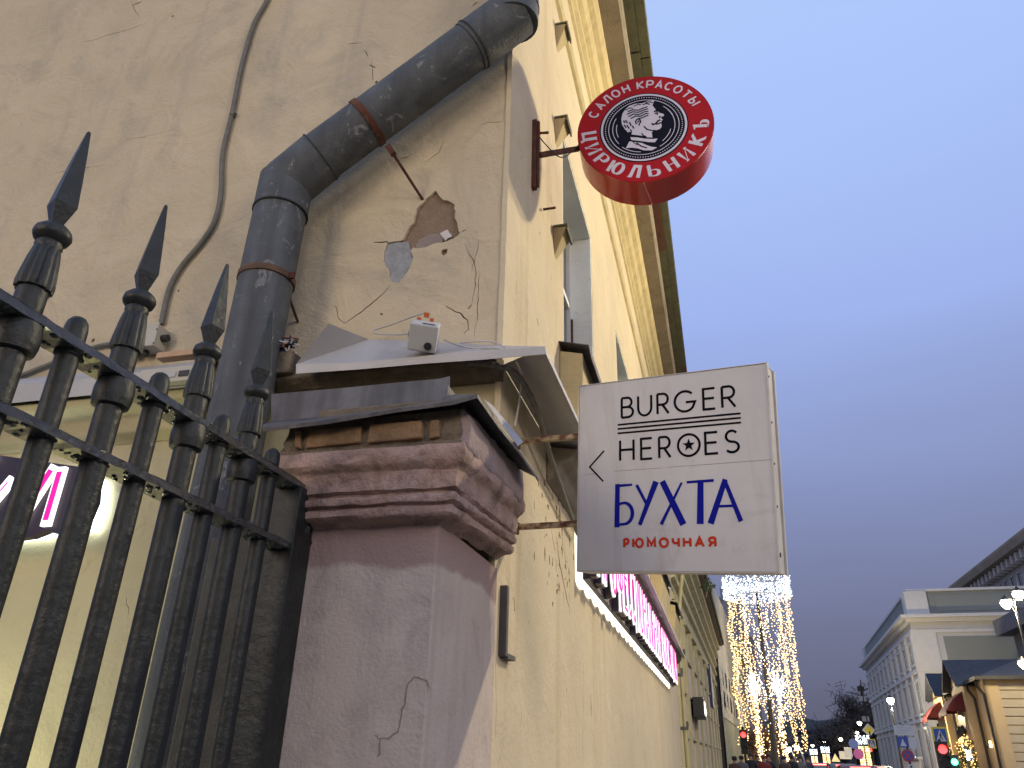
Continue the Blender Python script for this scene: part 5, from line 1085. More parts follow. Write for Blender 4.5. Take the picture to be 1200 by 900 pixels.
# panels on the end wall
for z0, z1 in ((HM + .5, HC - 1.6), (HL + .5, HM - .5), (HC + .4, HT - .3)):
    q = MB(); q.box(2.2, 25, -.045 if z1 < HC else .2, -.001 if z1 < HC else .248, z0, z1); lb_(q, 'wall_panel', M['wbg'])
q = MB(); q.box(-.1, 1.7, -.12, -.002, 0, HC - 1.3); lb_(q, 'pilaster', M['wbt'])
nb = 11; bw = WLn / nb
proj = lambda i: -0.25 if i in (0, 1, 9, 10) else 0
for i in range(nb):
    y0_ = i * bw
    q = MB(); q.box(-.16, -.002, y0_ - .0, y0_ + .55, HM + .12, HC - 1.3); q.box(-.2, -.003, y0_ - .05, y0_ + .6, HC - 1.75, HC - 1.5); lb_(q, 'pilaster', M['wbt'])
    q = MB(); q.box(-.12, -.002, y0_ - .0, y0_ + .55, .2, HM - .15); lb_(q, 'pilaster', M['wbt'])
    for z0, z1 in ((HM + .55, HC - 2.0), (HL + .45, HM - .7), (1.0, HL - .7)):
        q = MB(); a0_ = y0_ + 1.15; a1_ = y0_ + bw - .55
        q.box(-.10, -.002, a0_ - .16, a0_, z0, z1); q.box(-.10, -.002, a1_, a1_ + .16, z0, z1); q.box(-.12, -.002, a0_ - .2, a1_ + .2, z1, z1 + .18); q.box(-.16, -.002, a0_ - .2, a1_ + .2, z0 - .14, z0); q.box(-.05, -.012, (a0_ + a1_) / 2 - .04, (a0_ + a1_) / 2 + .04, z0, z1); q.box(-.05, -.011, a0_, a1_, z1 - .75, z1 - .68)
        w_ = lb_(q, 'window', M['wbt']); q = MB(); q.add([(-.01, a0_, z0), (-.01, a1_, z0), (-.01, a1_, z1), (-.01, a0_, z1)], [(0, 1, 2, 3)]); lb_(q, 'pane', M['dwin'], w_)
for i in range(16):   # balustrade near the corner
    q = MB(); q.lathe([(.10, 0), (.12, .3), (.07, .7), (.10, 1.5)], 6, (-1.0, 1.2 + i * .62, .4)); lb_(q, 'baluster', M['wbt'])
q = MB(); q.box(-1.2, -.8, 1.0, 10.8, 1.9, 2.08); q.box(-1.2, -.8, 1.0, 10.8, .1, .4); lb_(q, 'balustrade_rail', M['wbt'])
# uplight on the corner of the facade
pU = WA + wd * 1.6 + wn * 1.6
UP = thing('floodlight', 'floodlight throwing a pale streak up the corner of the white building', 'floodlight', (pU.x, pU.y, 1.2)); q = MB(); q.lathe([(.12, 0), (.16, .25)], 8, (pU.x, pU.y, 1.2)); q.build('housing', M['black'], UP)
l = bpy.data.lights.new('uplight', 'SPOT'); l.energy = 900; l.color = (1, .97, .7); l.spot_size = math.radians(50); l.spot_blend = .9; o = bpy.data.objects.new('uplight', l); COL.objects.link(o); o.parent = UP; o.location = (0, 0, .35); o.rotation_euler = (-wn * .35 + Vector((0, 0, 1))).to_track_quat('-Z', 'Y').to_euler()

# tall building at the right edge
TX = P(1112, 688, y=150); tz = TX.z
TL = thing('tall_building', 'tall stone building with a heavy projecting cornice behind the white building at the right edge', 'building', (TX.x, 60, 0))
M['stone'] = mat('brown_stone', (0.60, 0.53, 0.46), 0.85, var=0.1, scale=.3); M['stoned'] = mat('dark_cornice_stone', (0.42, 0.32, 0.22), 0.85, var=0.15, scale=.4)
xf = TX.x + 2.2
q = MB(); q.box(xf, xf + 14, 58, 148.5, 0, tz - 1.5); q.build('wall', M['stone'], TL)
q = MB(); q.prism([(0, tz - 2.6), (-.7, tz - 2.2), (-.9, tz - 1.4), (-2.0, tz - 1.2), (-2.3, tz - .3), (-2.3, tz), (0, tz)], Vector((xf - .002, 58, 0)), Vector((1, 0, 0)), Vector((0, 0, 1)), Vector((0, 1, 0)), 92); q.build('cornice', M['stoned'], TL)
for i in range(44):
    y = 60 + i * 2.0; q = MB(); q.box(xf - 1.5, xf - .003, y, y + .6, tz - 2.6, tz - 1.45); q.build('corbel', M['stone'], TL)
for r in range(6):
    z = tz - 5.6 - r * 3.6
    for i in range(30):
        y = 60.5 + i * 2.93; q = MB(); q.box(xf - .12, xf - .002, y - .15, y + 1.65, z - .15, z); q.box(xf - .12, xf - .002, y - .15, y, z, z + 2.2); q.box(xf - .12, xf - .002, y + 1.5, y + 1.65, z, z + 2.2); q.box(xf - .14, xf - .002, y - .15, y + 1.65, z + 2.2, z + 2.4)
        w_ = q.build('window', M['stone'], TL); q = MB(); q.add([(xf - .02, y, z), (xf - .02, y + 1.5, z), (xf - .02, y + 1.5, z + 2.2), (xf - .02, y, z + 2.2)], [(0, 1, 2, 3)]); q.build('pane', M['glass'], w_)
q = MB(); q.box(xf - .35, xf - .002, 58, 148.5, tz - 6.3, tz - 6.0); q.build('string_course', M['stone'], TL)

# small ochre house with blue roof
HA = P(1178, 899, y=47); HA = Vector((HA.x, 47, 0)); HB = P(1113, 898, y=65); HB = Vector((HB.x, 65, 0))
hdv = (HB - HA); HLn = hdv.length; hdv.normalize(); hrz = math.atan2(hdv.y, hdv.x) - PI / 2
HO = thing('ochre_house', 'small ochre house with blue roof and dark red awnings at the right edge', 'building', tuple(HA), rz=hrz)
M['ho'] = mat('house_ochre', (0.50, 0.38, 0.22), 0.85, var=0.08, scale=1.2, bump=.15); M['hol'] = mat('house_board', (0.44, 0.38, 0.28), 0.85, var=0.08, scale=1.5)
M['broof'] = mat('blue_grey_roof', (0.022, 0.03, 0.05), 0.85, metal=0.0, var=0.2, scale=1.5); M['awn'] = mat('dark_red_awning', (0.10, 0.012, 0.015), 0.8, var=0.15)
def ho(mb, name, mt, parent=HO, **k): return mb.build(name, mt, parent, local=True, **k)
EH = 5.7
q = MB(); q.box(0, 11, 0, HLn, -.1, EH); ho(q, 'wall', M['ho'])
for i in range(13):
    q = MB(); q.box(.5, 11, -.07, -.002, .2 + i * .41, .2 + i * .41 + .36); ho(q, 'siding_course', M['hol'], bevel=.015)
q = MB(); q.box(-.12, .5, -.12, -.001, 0, EH); q.box(-.12, -.001, -.12, .8, 0, EH); ho(q, 'corner_pilaster', M['ho'])
q = MB(); q.add([(-.5, -.5, EH), (11.5, -.5, EH), (11.5, HLn + .5, EH), (-.5, HLn + .5, EH), (4.5, 4.5, EH + 2.1), (6.5, 4.5, EH + 2.1), (6.5, HLn - 4, EH + 2.1), (4.5, HLn - 4, EH + 2.1)], [(0, 1, 5, 4), (1, 2, 6, 5), (2, 3, 7, 6), (3, 0, 4, 7), (4, 5, 6, 7), (0, 3, 2, 1)]); ho(q, 'roof', M['broof'])
q = MB(); q.box(-.52, 11, -.55, -.5, EH - .12, EH + .06); q.box(-.55, -.5, -.55, HLn + .5, EH - .12, EH + .06); ho(q, 'gutter', M['black'])
for y0_, wd_ in ((3.2, 4.2), (11.5, 4.0)):   # gabled bays towards the street
    q = MB(); q.box(-.55, -.001, y0_, y0_ + wd_, 0, EH); q.prism([(y0_, EH), (y0_ + wd_, EH), (y0_ + wd_ / 2, EH + 1.2)], Vector((-.55, 0, 0)), Vector((0, 1, 0)), Vector((0, 0, 1)), Vector((1, 0, 0)), 3.0); ho(q, 'bay', M['ho'])
    q = MB(); m_ = y0_ + wd_ / 2; q.sheet([[(-1.0, y0_ - .4, EH - .15), (4, y0_ - .4, EH - .15)], [(-1.0, m_, EH + 1.4), (4, m_, EH + 1.4)], [(-1.0, y0_ + wd_ + .4, EH - .15), (4, y0_ + wd_ + .4, EH - .15)]]); ho(q, 'bay_roof', M['broof'], solid=.1)
    q = MB(); za = 4.55; ya, yb_ = y0_ + .7, y0_ + wd_ - .6
    rows_ = [[(-.56, ya + (yb_ - ya) * i / 8, za + .75) for i in range(9)], [(-1.1, ya + (yb_ - ya) * i / 8, za + .35 - .0) for i in range(9)], [(-1.55, ya + (yb_ - ya) * i / 8, za - .25) for i in range(9)], [(-1.56, ya + (yb_ - ya) * i / 8, za - .5 + (.08 if i % 2 else 0)) for i in range(9)]]
    q.sheet(rows_); q.add([rows_[0][0], rows_[1][0], rows_[2][0], (-.56, ya, za - .25)], [(0, 1, 2, 3)]); q.add([rows_[0][8], rows_[1][8], rows_[2][8], (-.56, yb_, za - .25)], [(0, 1, 2, 3)]); ho(q, 'awning', M['awn'], solid=.03)
    q = MB(); q.box(-.62, -.56, ya + .3, yb_ - .3, 2.75, 4.3); w_ = ho(q, 'window', M['hol']); q = MB(); q.box(-.64, -.625, ya + .42, yb_ - .42, 2.85, 4.2); ho(q, 'pane', mat('lit_pane', (0.4, .28, .14), .4) if 'lit_pane' not in bpy.data.materials else bpy.data.materials['lit_pane'], w_)
    for k in range(2): q = MB(); q.lathe([(.05, -.3), (.16, -.1), (.16, .1), (.05, .3)], 8, (-.78, ya + .8 + k * 1.2, 3.3)); ho(q, 'wall_lantern', M['black'])
    q = MB(); q.box(-.64, -.56, y0_ + .9, y0_ + wd_ - .9, 0, 2.6); dr = ho(q, 'door', M['black']); q = MB(); q.box(-.68, -.645, y0_ + 1.25, y0_ + wd_ - 1.25, 1.85, 2.4); ho(q, 'lit_fanlight', emit('door_light', (.85, .95, 1), 5), dr)
    q = MB()
    for i in range(260):
        t = rnd.random(); e = 1.1
        if t < .4: p = (-.75 + rnd.gauss(0, .1), y0_ + .6 + rnd.gauss(0, .15), rnd.uniform(0, 2.9))
        elif t < .8: p = (-.75 + rnd.gauss(0, .1), y0_ + wd_ - .6 + rnd.gauss(0, .15), rnd.uniform(0, 2.9))
        else: p = (-.75 + rnd.gauss(0, .1), rnd.uniform(y0_ + .6, y0_ + wd_ - .6), 2.9 + rnd.gauss(0, .12))
        bulb(q, p, rnd.uniform(.02, .045), 0)
    o = ho(q, 'door_garland', M['fw']); o['kind'] = 'stuff'
    q = MB(); r2 = random.Random(8)
    for k in range(12): leaves(q, (-.75, y0_ + .6 if k % 2 else y0_ + wd_ - .6, .25 + k * .22), .3, 60, .09, r2, 1)
    o = ho(q, 'door_greenery', M['leaf']); o['kind'] = 'stuff'
for yv in (0.2, 2.9, 7.7, 11.1, 15.8):
    q = MB(); q.tube([(-.45, yv, EH - .1), (-.4, yv, EH - .4), (-.16, yv, EH - .8), (-.16, yv, 0)], .07, 6); ho(q, 'downpipe', M['black'], smooth=True)
for yv, z in ((1.4, 2.6), (9.2, 2.6), (9.9, 2.6)):
    q = MB(); q.box(-.2, -.125, yv - .12, yv + .12, z - .15, z + .15); sc_ = ho(q, 'wall_lamp', emit('wall_lamp_glow', (1, .75, .35), 8) if 'wall_lamp_glow' not in bpy.data.materials else bpy.data.materials['wall_lamp_glow'])
q = MB(); q.tube([(-.3, 1.4, 2.4), (-.3, 1.4, 2.5)], .05, 6); ho(q, 'lamp_stub', M['black'])
for yv in (1.6, 9.6, 16): 
    l = bpy.data.lights.new('house_uplight', 'POINT'); l.energy = 45; l.color = (1, .7, .3); l.shadow_soft_size = .1; o = bpy.data.objects.new('house_uplight', l); COL.objects.link(o); o.parent = HO; o.location = (-1.6, yv, 2.9)
ch = MB(); ch.box(5.0, 6.0, 4.6, 5.6, EH + 1.0, EH + 2.9); ho(ch, 'chimney', M['black'])
# dark flat roofed annex behind the house
c0 = P(1163, 728, y=66); q = MB(); q.box(c0.x, c0.x + 10, 60, 66, c0.z - 1.1, c0.z); q.box(c0.x + 1, c0.x + 10, 60.5, 65.5, 0, c0.z - 1.101); o = q.build('roof_slab', mat('slate_lilac', (0.13, 0.13, 0.15), .7), None); tag(o, 'dark flat roof jutting above the ochre house at the right edge', 'building')

# ================================================================== ROAD SIGNS
M['sy'] = mat('sign_yellow', (0.75, 0.62, 0.05), .5, var=.04); M['sb'] = mat('sign_blue', (0.03, 0.09, 0.38), .5, var=.04); M['sw'] = mat('sign_white', (.62, .63, .64), .5, var=.04); M['sr'] = mat('sign_red', (.5, .03, .03), .5, var=.04)
def pole_sign(px, py, y, name, label, parts, top=.4):
    c = P(px, py, y=y); t = thing(name, label, 'road sign', (c.x, y, 0), 'road signs')
    q = MB(); q.tube([(c.x, y + .08, 0), (c.x, y + .08, c.z + top)], .045, 8); q.build('post', M['post'], t)
    f = lambda a, b, d: (c.x + a, y - d, c.z + b)
    for nm, fn_ in parts: mb = MB(); mt = fn_(mb, f); mb.build(nm, mt, t)
    return t
def bx2(mb, f, x0, x1, z0, z1, d): poly2(mb, [(x0, z0), (x1, z0), (x1, z1), (x0, z1)], f, d)
def walker(mb, f, s, dx=0, dz=0):
    disc2(mb, dx + .02 * s, dz + .30 * s, .055 * s, f, .03, 10)
    ribbon(mb, [(dx + .01 * s, dz + .24 * s), (dx, dz + .02 * s)], .09 * s, f, .03)
    ribbon(mb, [(dx, dz + .03 * s), (dx + .10 * s, dz - .10 * s), (dx + .10 * s, dz - .26 * s)], .05 * s, f, .031); ribbon(mb, [(dx, dz + .03 * s), (dx - .07 * s, dz - .12 * s), (dx - .16 * s, dz - .24 * s)], .05 * s, f, .032)
    ribbon(mb, [(dx, dz + .2 * s), (dx + .13 * s, dz + .08 * s)], .035 * s, f, .033); ribbon(mb, [(dx, dz + .2 * s), (dx - .13 * s, dz + .08 * s)], .035 * s, f, .034)
def P1(mb, f): bx2(mb, f, -.33, .33, -.36, .36, .01); return M['sy']
def P2(mb, f): bx2(mb, f, -.25, .25, -.28, .28, .016); return M['sb']
def P3(mb, f): poly2(mb, [(-.21, -.24), (.21, -.24), (0, .25)], f, .021); return M['sw']
def P4(mb, f): walker(mb, f, .5, 0, -.05); return M['ink']
pole_sign(1102, 862, 41.5, 'crossing_sign', 'pedestrian crossing sign with a wide yellow border, just above the near red traffic light', [('yellow_board', P1), ('blue_board', P2), ('white_triangle', P3), ('walking_figure', P4)], .5)
pole_sign(1021.5, 871.5, 78, 'crossing_sign', 'small distant pedestrian crossing sign with yellow border under the yellow diamond', [('yellow_board', P1), ('blue_board', P2), ('white_triangle', P3), ('walking_figure', P4)], 1.0)
def S1(mb, f): bx2(mb, f, -.42, .42, .38, .78, .02); return M['sw']
def S2(mb, f): bx2(mb, f, -.36, .06, -.10, .33, .02); return M['sb']
def S2b(mb, f): poly2(mb, [(-.28, -.05), (-.02, -.05), (-.10, .12), (-.15, .27), (-.20, .12)], f, .024); return M['sw']
def S3(mb, f): bx2(mb, f, .08, .40, -.14, .31, .02); return M['sw']
def S4(mb, f): disc2(mb, -.05, -.42, .25, f, .02, 20); return M['sr']
def S5(mb, f): disc2(mb, -.05, -.42, .20, f, .024, 20); return M['sb']
def S6(mb, f): ribbon(mb, [(-.20, -.27), (.10, -.57)], .05, f, .028); ribbon(mb, [(-.20, -.57), (.10, -.27)], .05, f, .029); return M['sr']
def S7(mb, f): bx2(mb, f, -.13, .13, -1.15, -.75, .02); return M['sw']
def S8(mb, f): ribbon(mb, [(0, -1.08), (0, -.82)], .03, f, .024); poly2(mb, [(-.06, -.87), (.06, -.87), (0, -.79)], f, .025); poly2(mb, [(-.06, -1.03), (0, -1.11), (.06, -1.03)], f, .025); return M['ink']
def S9(mb, f):
    for k in range(3): ribbon(mb, [(-.34, .68 - k * .1), (.30 - .1 * k, .68 - k * .1)], .03, f, .023 + .0005 * k)
    return M['boxg']
pole_sign(1063, 873, 40, 'road_sign', 'post with white plate, blue sign, round no stopping sign and small arrow plate', [('top_plate', S1), ('plate_lines', S9), ('blue_sign', S2), ('blue_sign_symbol', S2b), ('white_sign', S3), ('red_rim', S4), ('blue_disc', S5), ('red_cross', S6), ('arrow_plate', S7), ('double_arrow', S8)], .8)
def D1(mb, f): poly2(mb, [(0, -.55), (.55, 0), (0, .55), (-.55, 0)], f, .02); return M['sw']
def D2(mb, f): poly2(mb, [(0, -.40), (.40, 0), (0, .40), (-.40, 0)], f, .026); return M['sy']
pole_sign(1018, 855.5, 80, 'priority_sign', 'yellow diamond priority sign on the distant post with lamps', [('white_diamond', D1), ('yellow_diamond', D2)], 4.2)
def E1(mb, f): bx2(mb, f, -.55, .55, -.35, .35, .05); return emit('warm_panel', (1, .75, .35), .55)
pole_sign(990.5, 885, 90, 'lit_panel', 'warm lit rectangular panel low in the distant street', [('panel', E1)], .2)
def F1(mb, f): disc2(mb, 0, .5, .36, f, .03, 18); return M['sb']
def F2(mb, f): disc2(mb, .25, -.2, .38, f, .03, 18); return emit('pink_disc', (.45, .06, .35), .2, base=(.3, .05, .2))
def F3(mb, f): bx2(mb, f, -.75, -.2, -.45, .25, .02); return M['sw']
pole_sign(1001.5, 880, 70, 'road_sign', 'cluster of blue round and pink round signs left of the tall light column', [('blue_disc', F1), ('pink_disc', F2), ('white_plate', F3)], 1.0)
def T1(mb, f): poly2(mb, [(-.4, -.35), (.4, -.35), (0, .38)], f, .03); return emit('amber_sign', (1, .65, .15), 1.0)
pole_sign(979, 888, 90, 'warning_sign', 'small amber triangular sign in the distant street', [('triangle', T1)], .3)

# ================================================================== DISTANT STREET END, TREES
M['far1'] = mat('far_facade_brown', (0.13, 0.11, 0.11), .9, var=.1, scale=.1); M['far2'] = mat('far_roof_dark', (0.06, 0.06, 0.075), .8, var=.1, scale=.1); M['far3'] = mat('far_facade_grey', (0.16, 0.16, 0.17), .9, var=.1, scale=.1)
def far_block(px0, px1, pyt, y, dep, label, mt, lit=0, seed=0, roof=None, bot=890):
    a = P(px0, pyt, y=y); b = P(px1, pyt, y=y); t = thing('distant_building', label, 'building', (a.x, y, 0), 'buildings at the end of the street')
    h = a.z; q = MB(); q.box(a.x, b.x, y, y + dep, -.1, h); q.build('wall', mt, t)
    q = MB(); q.prism([(a.x - .6, h), (b.x + .6, h), ((a.x + b.x) / 2 + (b.x - a.x) * .3, h + (b.x - a.x) * .07), ((a.x + b.x) / 2 - (b.x - a.x) * .3, h + (b.x - a.x) * .07)], Vector((0, y - .4, 0)), Vector((1, 0, 0)), Vector((0, 0, 1)), Vector((0, 1, 0)), dep + .8); q.build('roof', M['far2'], t)
    r = random.Random(seed); n = max(2, int((b.x - a.x) / 2.6)); fl_n = max(1, int(h / 3.2))
    for i in range(n):
        for k in range(fl_n):
            x = a.x + (i + .3) * (b.x - a.x) / n; z = 1.2 + k * 3.1
            if z + 1.6 > h: continue
            q = MB(); q.box(x, x + 1.1, y - .05, y - .005, z, z + 1.6); q.build('window', M['winlit'] if r.random() < lit else M['glass'], t)
M['winlit'] = emit('lit_window', (1, .75, .4), 1.1)
far_block(940, 985, 858, 190, 15, 'distant brown building in the dip of the street, right of the garland tower', M['far1'], .06, 1)
far_block(976, 1000, 866, 175, 12, 'distant dark building under the hill, left of the signs', M['far3'], .15, 2)
far_block(918, 950, 872, 170, 12, 'distant grey building directly right of the garland tower', M['far3'], .12, 3)
far_block(1000, 1034, 872, 165, 12, 'distant building half hidden behind the light column and road signs', M['far1'], .25, 5)
far_block(880, 905, 876, 130, 10, 'distant low building behind the foot of the garland tower', M['far1'], .2, 6)
hl = MB(); rr = random.Random(5); n = 60; A = []; B = []
for i in range(n + 1):
    x = -200 + 700 * i / n; A.append((x, 620, -.2)); B.append((x, 700, 24 + 8 * math.sin(i * .35) + rr.uniform(-2, 2)))
C2_ = [(x, 900, z - 5) for x, _, z in B]
hl.sheet([A, B, C2_]); tag(hl.build('hill', mat('dark_hill', (0.035, 0.035, 0.035), .95, var=.3, scale=.05), smooth=True), kind='structure')
M['bark'] = mat('dark_bark', (0.05, 0.04, 0.03), .9, var=.2)
M['twig'] = mat('brown_twigs', (0.075, 0.055, 0.04), .9, var=.3)
def tree(x, y, h, r, label, seed, twig=None, n=1400, s=.16):
    rr = random.Random(seed); t = thing('bare_tree', label, 'tree', (x, y, 0), 'trees along the street')
    q = MB(); q.tube([(x, y, 0), (x + .1, y, h * .25), (x, y + .1, h * .5), (x - .1, y, h * .8)], [.28, .22, .15, .05], 8)
    ends = []
    for k in range(16):
        a = rr.uniform(0, 6.28); z0 = h * rr.uniform(.22, .6); L = r * rr.uniform(.6, 1.05); z1 = z0 + L * rr.uniform(.5, 1.1); e = (x + L * math.cos(a), y + L * math.sin(a), min(z1, h * .95))
        q.tube([(x, y, z0), (x + L * .45 * math.cos(a), y + L * .45 * math.sin(a), z0 + (z1 - z0) * .35), e], [.09, .06, .02], 5); ends.append(e)
    q.build('trunk', M['bark'], t, smooth=True)
    q = MB()
    for i in range(n):
        e = rr.choice(ends); c = Vector(e).lerp(Vector((x, y, h * .55)), rr.random() * .5) + Vector((rr.gauss(0, r * .2), rr.gauss(0, r * .2), rr.gauss(0, r * .2)))
        u = Vector((rr.gauss(0, 1), rr.gauss(0, 1), rr.gauss(.5, 1))).normalized(); v = u.orthogonal().normalized(); L = s * rr.uniform(1.5, 4.5)
        q.add([c - u * L, c + v * .03 * (s / .16), c + u * L, c - v * .03 * (s / .16)], [(0, 1, 2, 3)])
    o = q.build('crown', twig or M['twig'], t); return t
for px, py, y, h_, r, lb, sd in ((1012, 812, 125, None, 4.2, 'tall dark bare tree left of the white building', 3), (1026, 822, 118, None, 3.6, 'dark bare tree touching the far end of the white building', 4), (997, 846, 135, None, 4.2, 'lower dark bare tree behind the light column', 5), (984, 856, 150, None, 4.6, 'smaller dark tree farther down the street', 9)):
    p = P(px, py, y=y); tree(p.x, y, p.z, r, lb, sd, n=2600, s=.3)
p = P(887, 856, y=72); tree(p.x, 72, p.z, 2.2, 'small bare tree lit orange between the pale building and the garland tower', 6, mat('orange_lit_twigs', (0.20, 0.10, 0.05), .9, var=.3), n=1600)
# slim mast beside the trees
c = P(1008, 803, y=95); t = thing('mast', 'slim dark mast rising above the trees in the distance', 'mast', (c.x, 95, 0)); q = MB(); q.tube([(c.x + .2, 95, 0), (c.x, 95, c.z)], [.16, .09], 8); q.build('pole', M['post'], t)
for k in range(5): z = c.z - .6 - k * 1.0; q = MB(); q.box(c.x - .35, c.x + .35, 94.9, 95.1, z, z + .5); q.build('equipment_box', M['boxg'] if k % 2 else M['black'], t)

# ================================================================== PEOPLE (only heads and shoulders show above the lower edge)
M['skin'] = mat('skin', (0.42, 0.26, 0.19), .6, var=.05); M['hair'] = mat('dark_hair', (0.025, 0.018, 0.014), .8)
coats = [mat('coat_black', (0.02, 0.02, 0.025), .8), mat('coat_brown', (0.08, 0.05, 0.035), .8), mat('coat_navy', (0.025, 0.03, 0.06), .8), mat('coat_grey', (0.12, 0.12, 0.125), .8), mat('coat_red', (0.22, 0.03, 0.03), .8)]
def body_mesh(step):
    V_ = [(0, 0, .95), (0, .0, 1.15), (0, .0, 1.38), (0, .01, 1.50), (0, -.01, 1.58), (0, -.02, 1.67), (.19, 0, 1.42), (.25, .02, 1.15), (.23, -.1, .90), (.22, -.15, .80), (-.19, 0, 1.42), (-.25, .02, 1.15), (-.23, -.1, .90), (-.22, -.15, .80),
          (.09, 0, .90), (.11, -.12 * step, .50), (.11, .05 * step, .08), (.11, -.12, .04), (-.09, 0, .90), (-.11, .10 * step, .50), (-.11, .28 * step, .10), (-.11, .14, .04)]
    E_ = [(0, 1), (1, 2), (2, 3), (3, 4), (4, 5), (2, 6), (6, 7), (7, 8), (8, 9), (2, 10), (10, 11), (11, 12), (12, 13), (0, 14), (14, 15), (15, 16), (16, 17), (0, 18), (18, 19), (19, 20), (20, 21)]
    R_ = [.17, .16, .17, .07, .085, .095, .085, .06, .045, .04, .085, .06, .045, .04, .11, .08, .055, .05, .11, .08, .055, .05]
    me = bpy.data.meshes.new('person_cage'); me.from_pydata(V_, E_, []); o = bpy.data.objects.new('person_cage', me); COL.objects.link(o)
    o.modifiers.new('skin', 'SKIN'); o.modifiers.new('sub', 'SUBSURF').levels = 1
    for i, s in enumerate(me.skin_vertices[0].data): s.radius = (R_[i], R_[i] * (.75 if i in (0, 1, 2) else 1)); s.use_root = i == 0
    dg_ = bpy.context.evaluated_depsgraph_get(); r = bpy.data.meshes.new_from_object(o.evaluated_get(dg_)); bpy.data.objects.remove(o); bpy.data.meshes.remove(me)
    r.shade_smooth(); return r
base = [body_mesh(1.0), body_mesh(-.9)]
def person(px, y, h, ci, label, face=-1, seed=0):
    p = P(px, 893, y=y); me = base[seed % 2].copy(); me.name = 'person'
    me.materials.clear(); me.materials.append(coats[ci]); me.materials.append(M['skin']); me.materials.append(mat_trousers)
    for f in me.polygons: z = f.center.z; f.material_index = 1 if (z > 1.52 or (z < .84 and abs(f.center.x) > .17 and z > .7)) else (2 if z < .82 else 0)
    o = bpy.data.objects.new('person', me); COL.objects.link(o); s = h / 1.77; o.location = (p.x, y, 0); o.scale = (s, s, s); o.rotation_euler = (0, 0, 0 if face < 0 else PI)
    tag(o, label, 'person', 'people in the street')
    q = MB(); q.lathe([(.085, 1.62), (.108, 1.68), (.104, 1.735), (.07, 1.775), (.02, 1.785)], 12, (0, .025, 0)); q.build('hair', M['hair'] if ci != 4 else coats[4], o, local=True, smooth=True)
    q = MB(); q.lathe([(.014, -.02), (.018, 0), (.008, .03)], 6, (0, -.115, 1.655)); q.build('nose', M['skin'], o, local=True, smooth=True)
mat_trousers = mat('dark_trousers', (0.03, 0.03, 0.035), .8)
for i, (px, y, h, ci, lb) in enumerate(((869, 38, 1.72, 3, 'fair haired person nearest the netted building, back to the viewer'), (880, 42, 1.84, 0, 'person in a black coat just left of the garland tower pole'), (888, 46, 1.8, 2, 'person in navy between the pale building and the garland tower'), (895, 36, 1.76, 4, 'person with a red hat left of the garland tower pole'),
        (901, 38, 1.8, 0, 'taller person in black touching the garland tower pole on its left'), (919, 40, 1.74, 1, 'person in brown right of the garland tower pole'), (928, 44, 1.82, 0, 'person in black under the curved lamps'), (938, 48, 1.8, 3, 'person in grey under the second curved lamp'), (947, 52, 1.78, 2, 'person in navy left of the first small light column'), (861, 34, 1.68, 1, 'shorter person in brown at the foot of the netting'))):
    person(px, y, h, ci, lb, -1 if i % 3 else 1, i)
for me in base: bpy.data.meshes.remove(me)

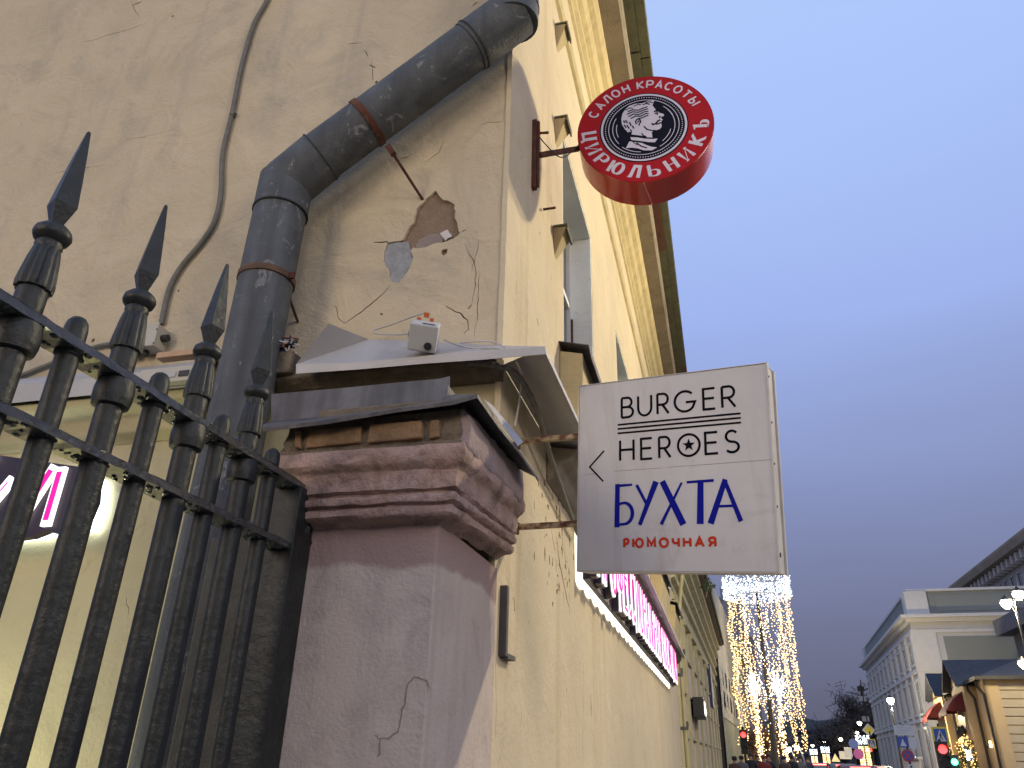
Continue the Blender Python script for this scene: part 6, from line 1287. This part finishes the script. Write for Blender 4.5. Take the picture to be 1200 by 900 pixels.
# ================================================================== CARS
M['tail'] = emit('tail_lamp', (1, .03, .02), 8); M['head'] = emit('head_lamp', (1, .95, .85), 14); M['tyre'] = mat('tyre', (0.015, 0.015, 0.015), .8)
def car(px, y, col, label, h=1.5, away=True):
    p = P(px, 893, y=y); t = thing('car', label, 'car', (p.x, y, -.15), 'cars in the street'); s = h / 1.5
    paint = mat('car_paint', col, .45, metal=.1, var=.05, coat=.2)
    def b(mb, name, mt, par=t, **k): return mb.build(name, mt, par, local=True, **k)
    pf = [(-2.1, .35), (-2.15, .7), (-2.05, .95), (-1.55, 1.02), (-1.0, 1.42), (-.3, 1.5), (.5, 1.46), (1.15, 1.05), (1.95, .92), (2.15, .7), (2.15, .35)]
    q = MB(); rows_ = []
    for xs, zc in ((-.86, .0), (-.90, .0), (-.72, 1), (0, 1), (.72, 1), (.90, 0), (.86, 0)):
        rows_.append([(xs if z < .98 else xs * .84, yv * (1 if abs(xs) < .89 else .98), (z if (zc or z < .98) else .98 + (z - .98) * .97)) for yv, z in pf])
    q.sheet(rows_); q.add(rows_[0], [tuple(range(len(pf)))]); q.add(rows_[-1], [tuple(reversed(range(len(pf))))]); b(q, 'body', paint, smooth=True)
    q = MB(); q.add([(-.64, -1.56, 1.05), (.64, -1.56, 1.05), (.56, -1.06, 1.40), (-.56, -1.06, 1.40)], [(0, 1, 2, 3)]); q.v = [(x, yv - .02, z + .02) for x, yv, z in q.v]; b(q, 'rear_window', M['glass'])
    q = MB(); q.add([(-.64, 1.15, 1.07), (.64, 1.15, 1.07), (.56, .55, 1.44), (-.56, .55, 1.44)], [(0, 1, 2, 3)]); q.v = [(x, yv + .02, z + .02) for x, yv, z in q.v]; b(q, 'windscreen', M['glass'])
    for sx_ in (-1, 1):
        for yv in (-1.35, 1.35): q = MB(); q.tube([(sx_ * .70, yv, .33), (sx_ * .92, yv, .33)], .33, 14); b(q, 'wheel', M['tyre'], smooth=True)
        q = MB(); q.box(sx_ * .66 - .16, sx_ * .66 + .16, -2.17, -2.09, .72, .90); b(q, 'tail_light', M['tail'])
        q = MB(); q.box(sx_ * .66 - .16, sx_ * .66 + .16, 2.10, 2.18, .62, .76); b(q, 'headlight', M['head'])
    q = MB(); q.box(-.42, .42, -1.16, -1.10, 1.36, 1.43); b(q, 'brake_light', M['tail'])
    t.scale = (s, s, s); t.rotation_euler = (0, 0, 0 if away else PI)
car(1003, 45, (0.10, 0.012, 0.012), 'dark red car driving away below the light column', 1.62)
car(985, 60, (0.03, 0.03, 0.035), 'black car driving away, left of the red one', 1.64)
car(958, 66, (0.06, 0.06, 0.07), 'grey car with red tail lights below the small light columns', 1.64)
car(972, 75, (0.3, 0.3, 0.3), 'pale car between the two small light columns, facing the viewer', 1.6, False)
car(1024, 52, (0.03, 0.035, 0.05), 'dark car by the kerb under the small crossing sign', 1.6)
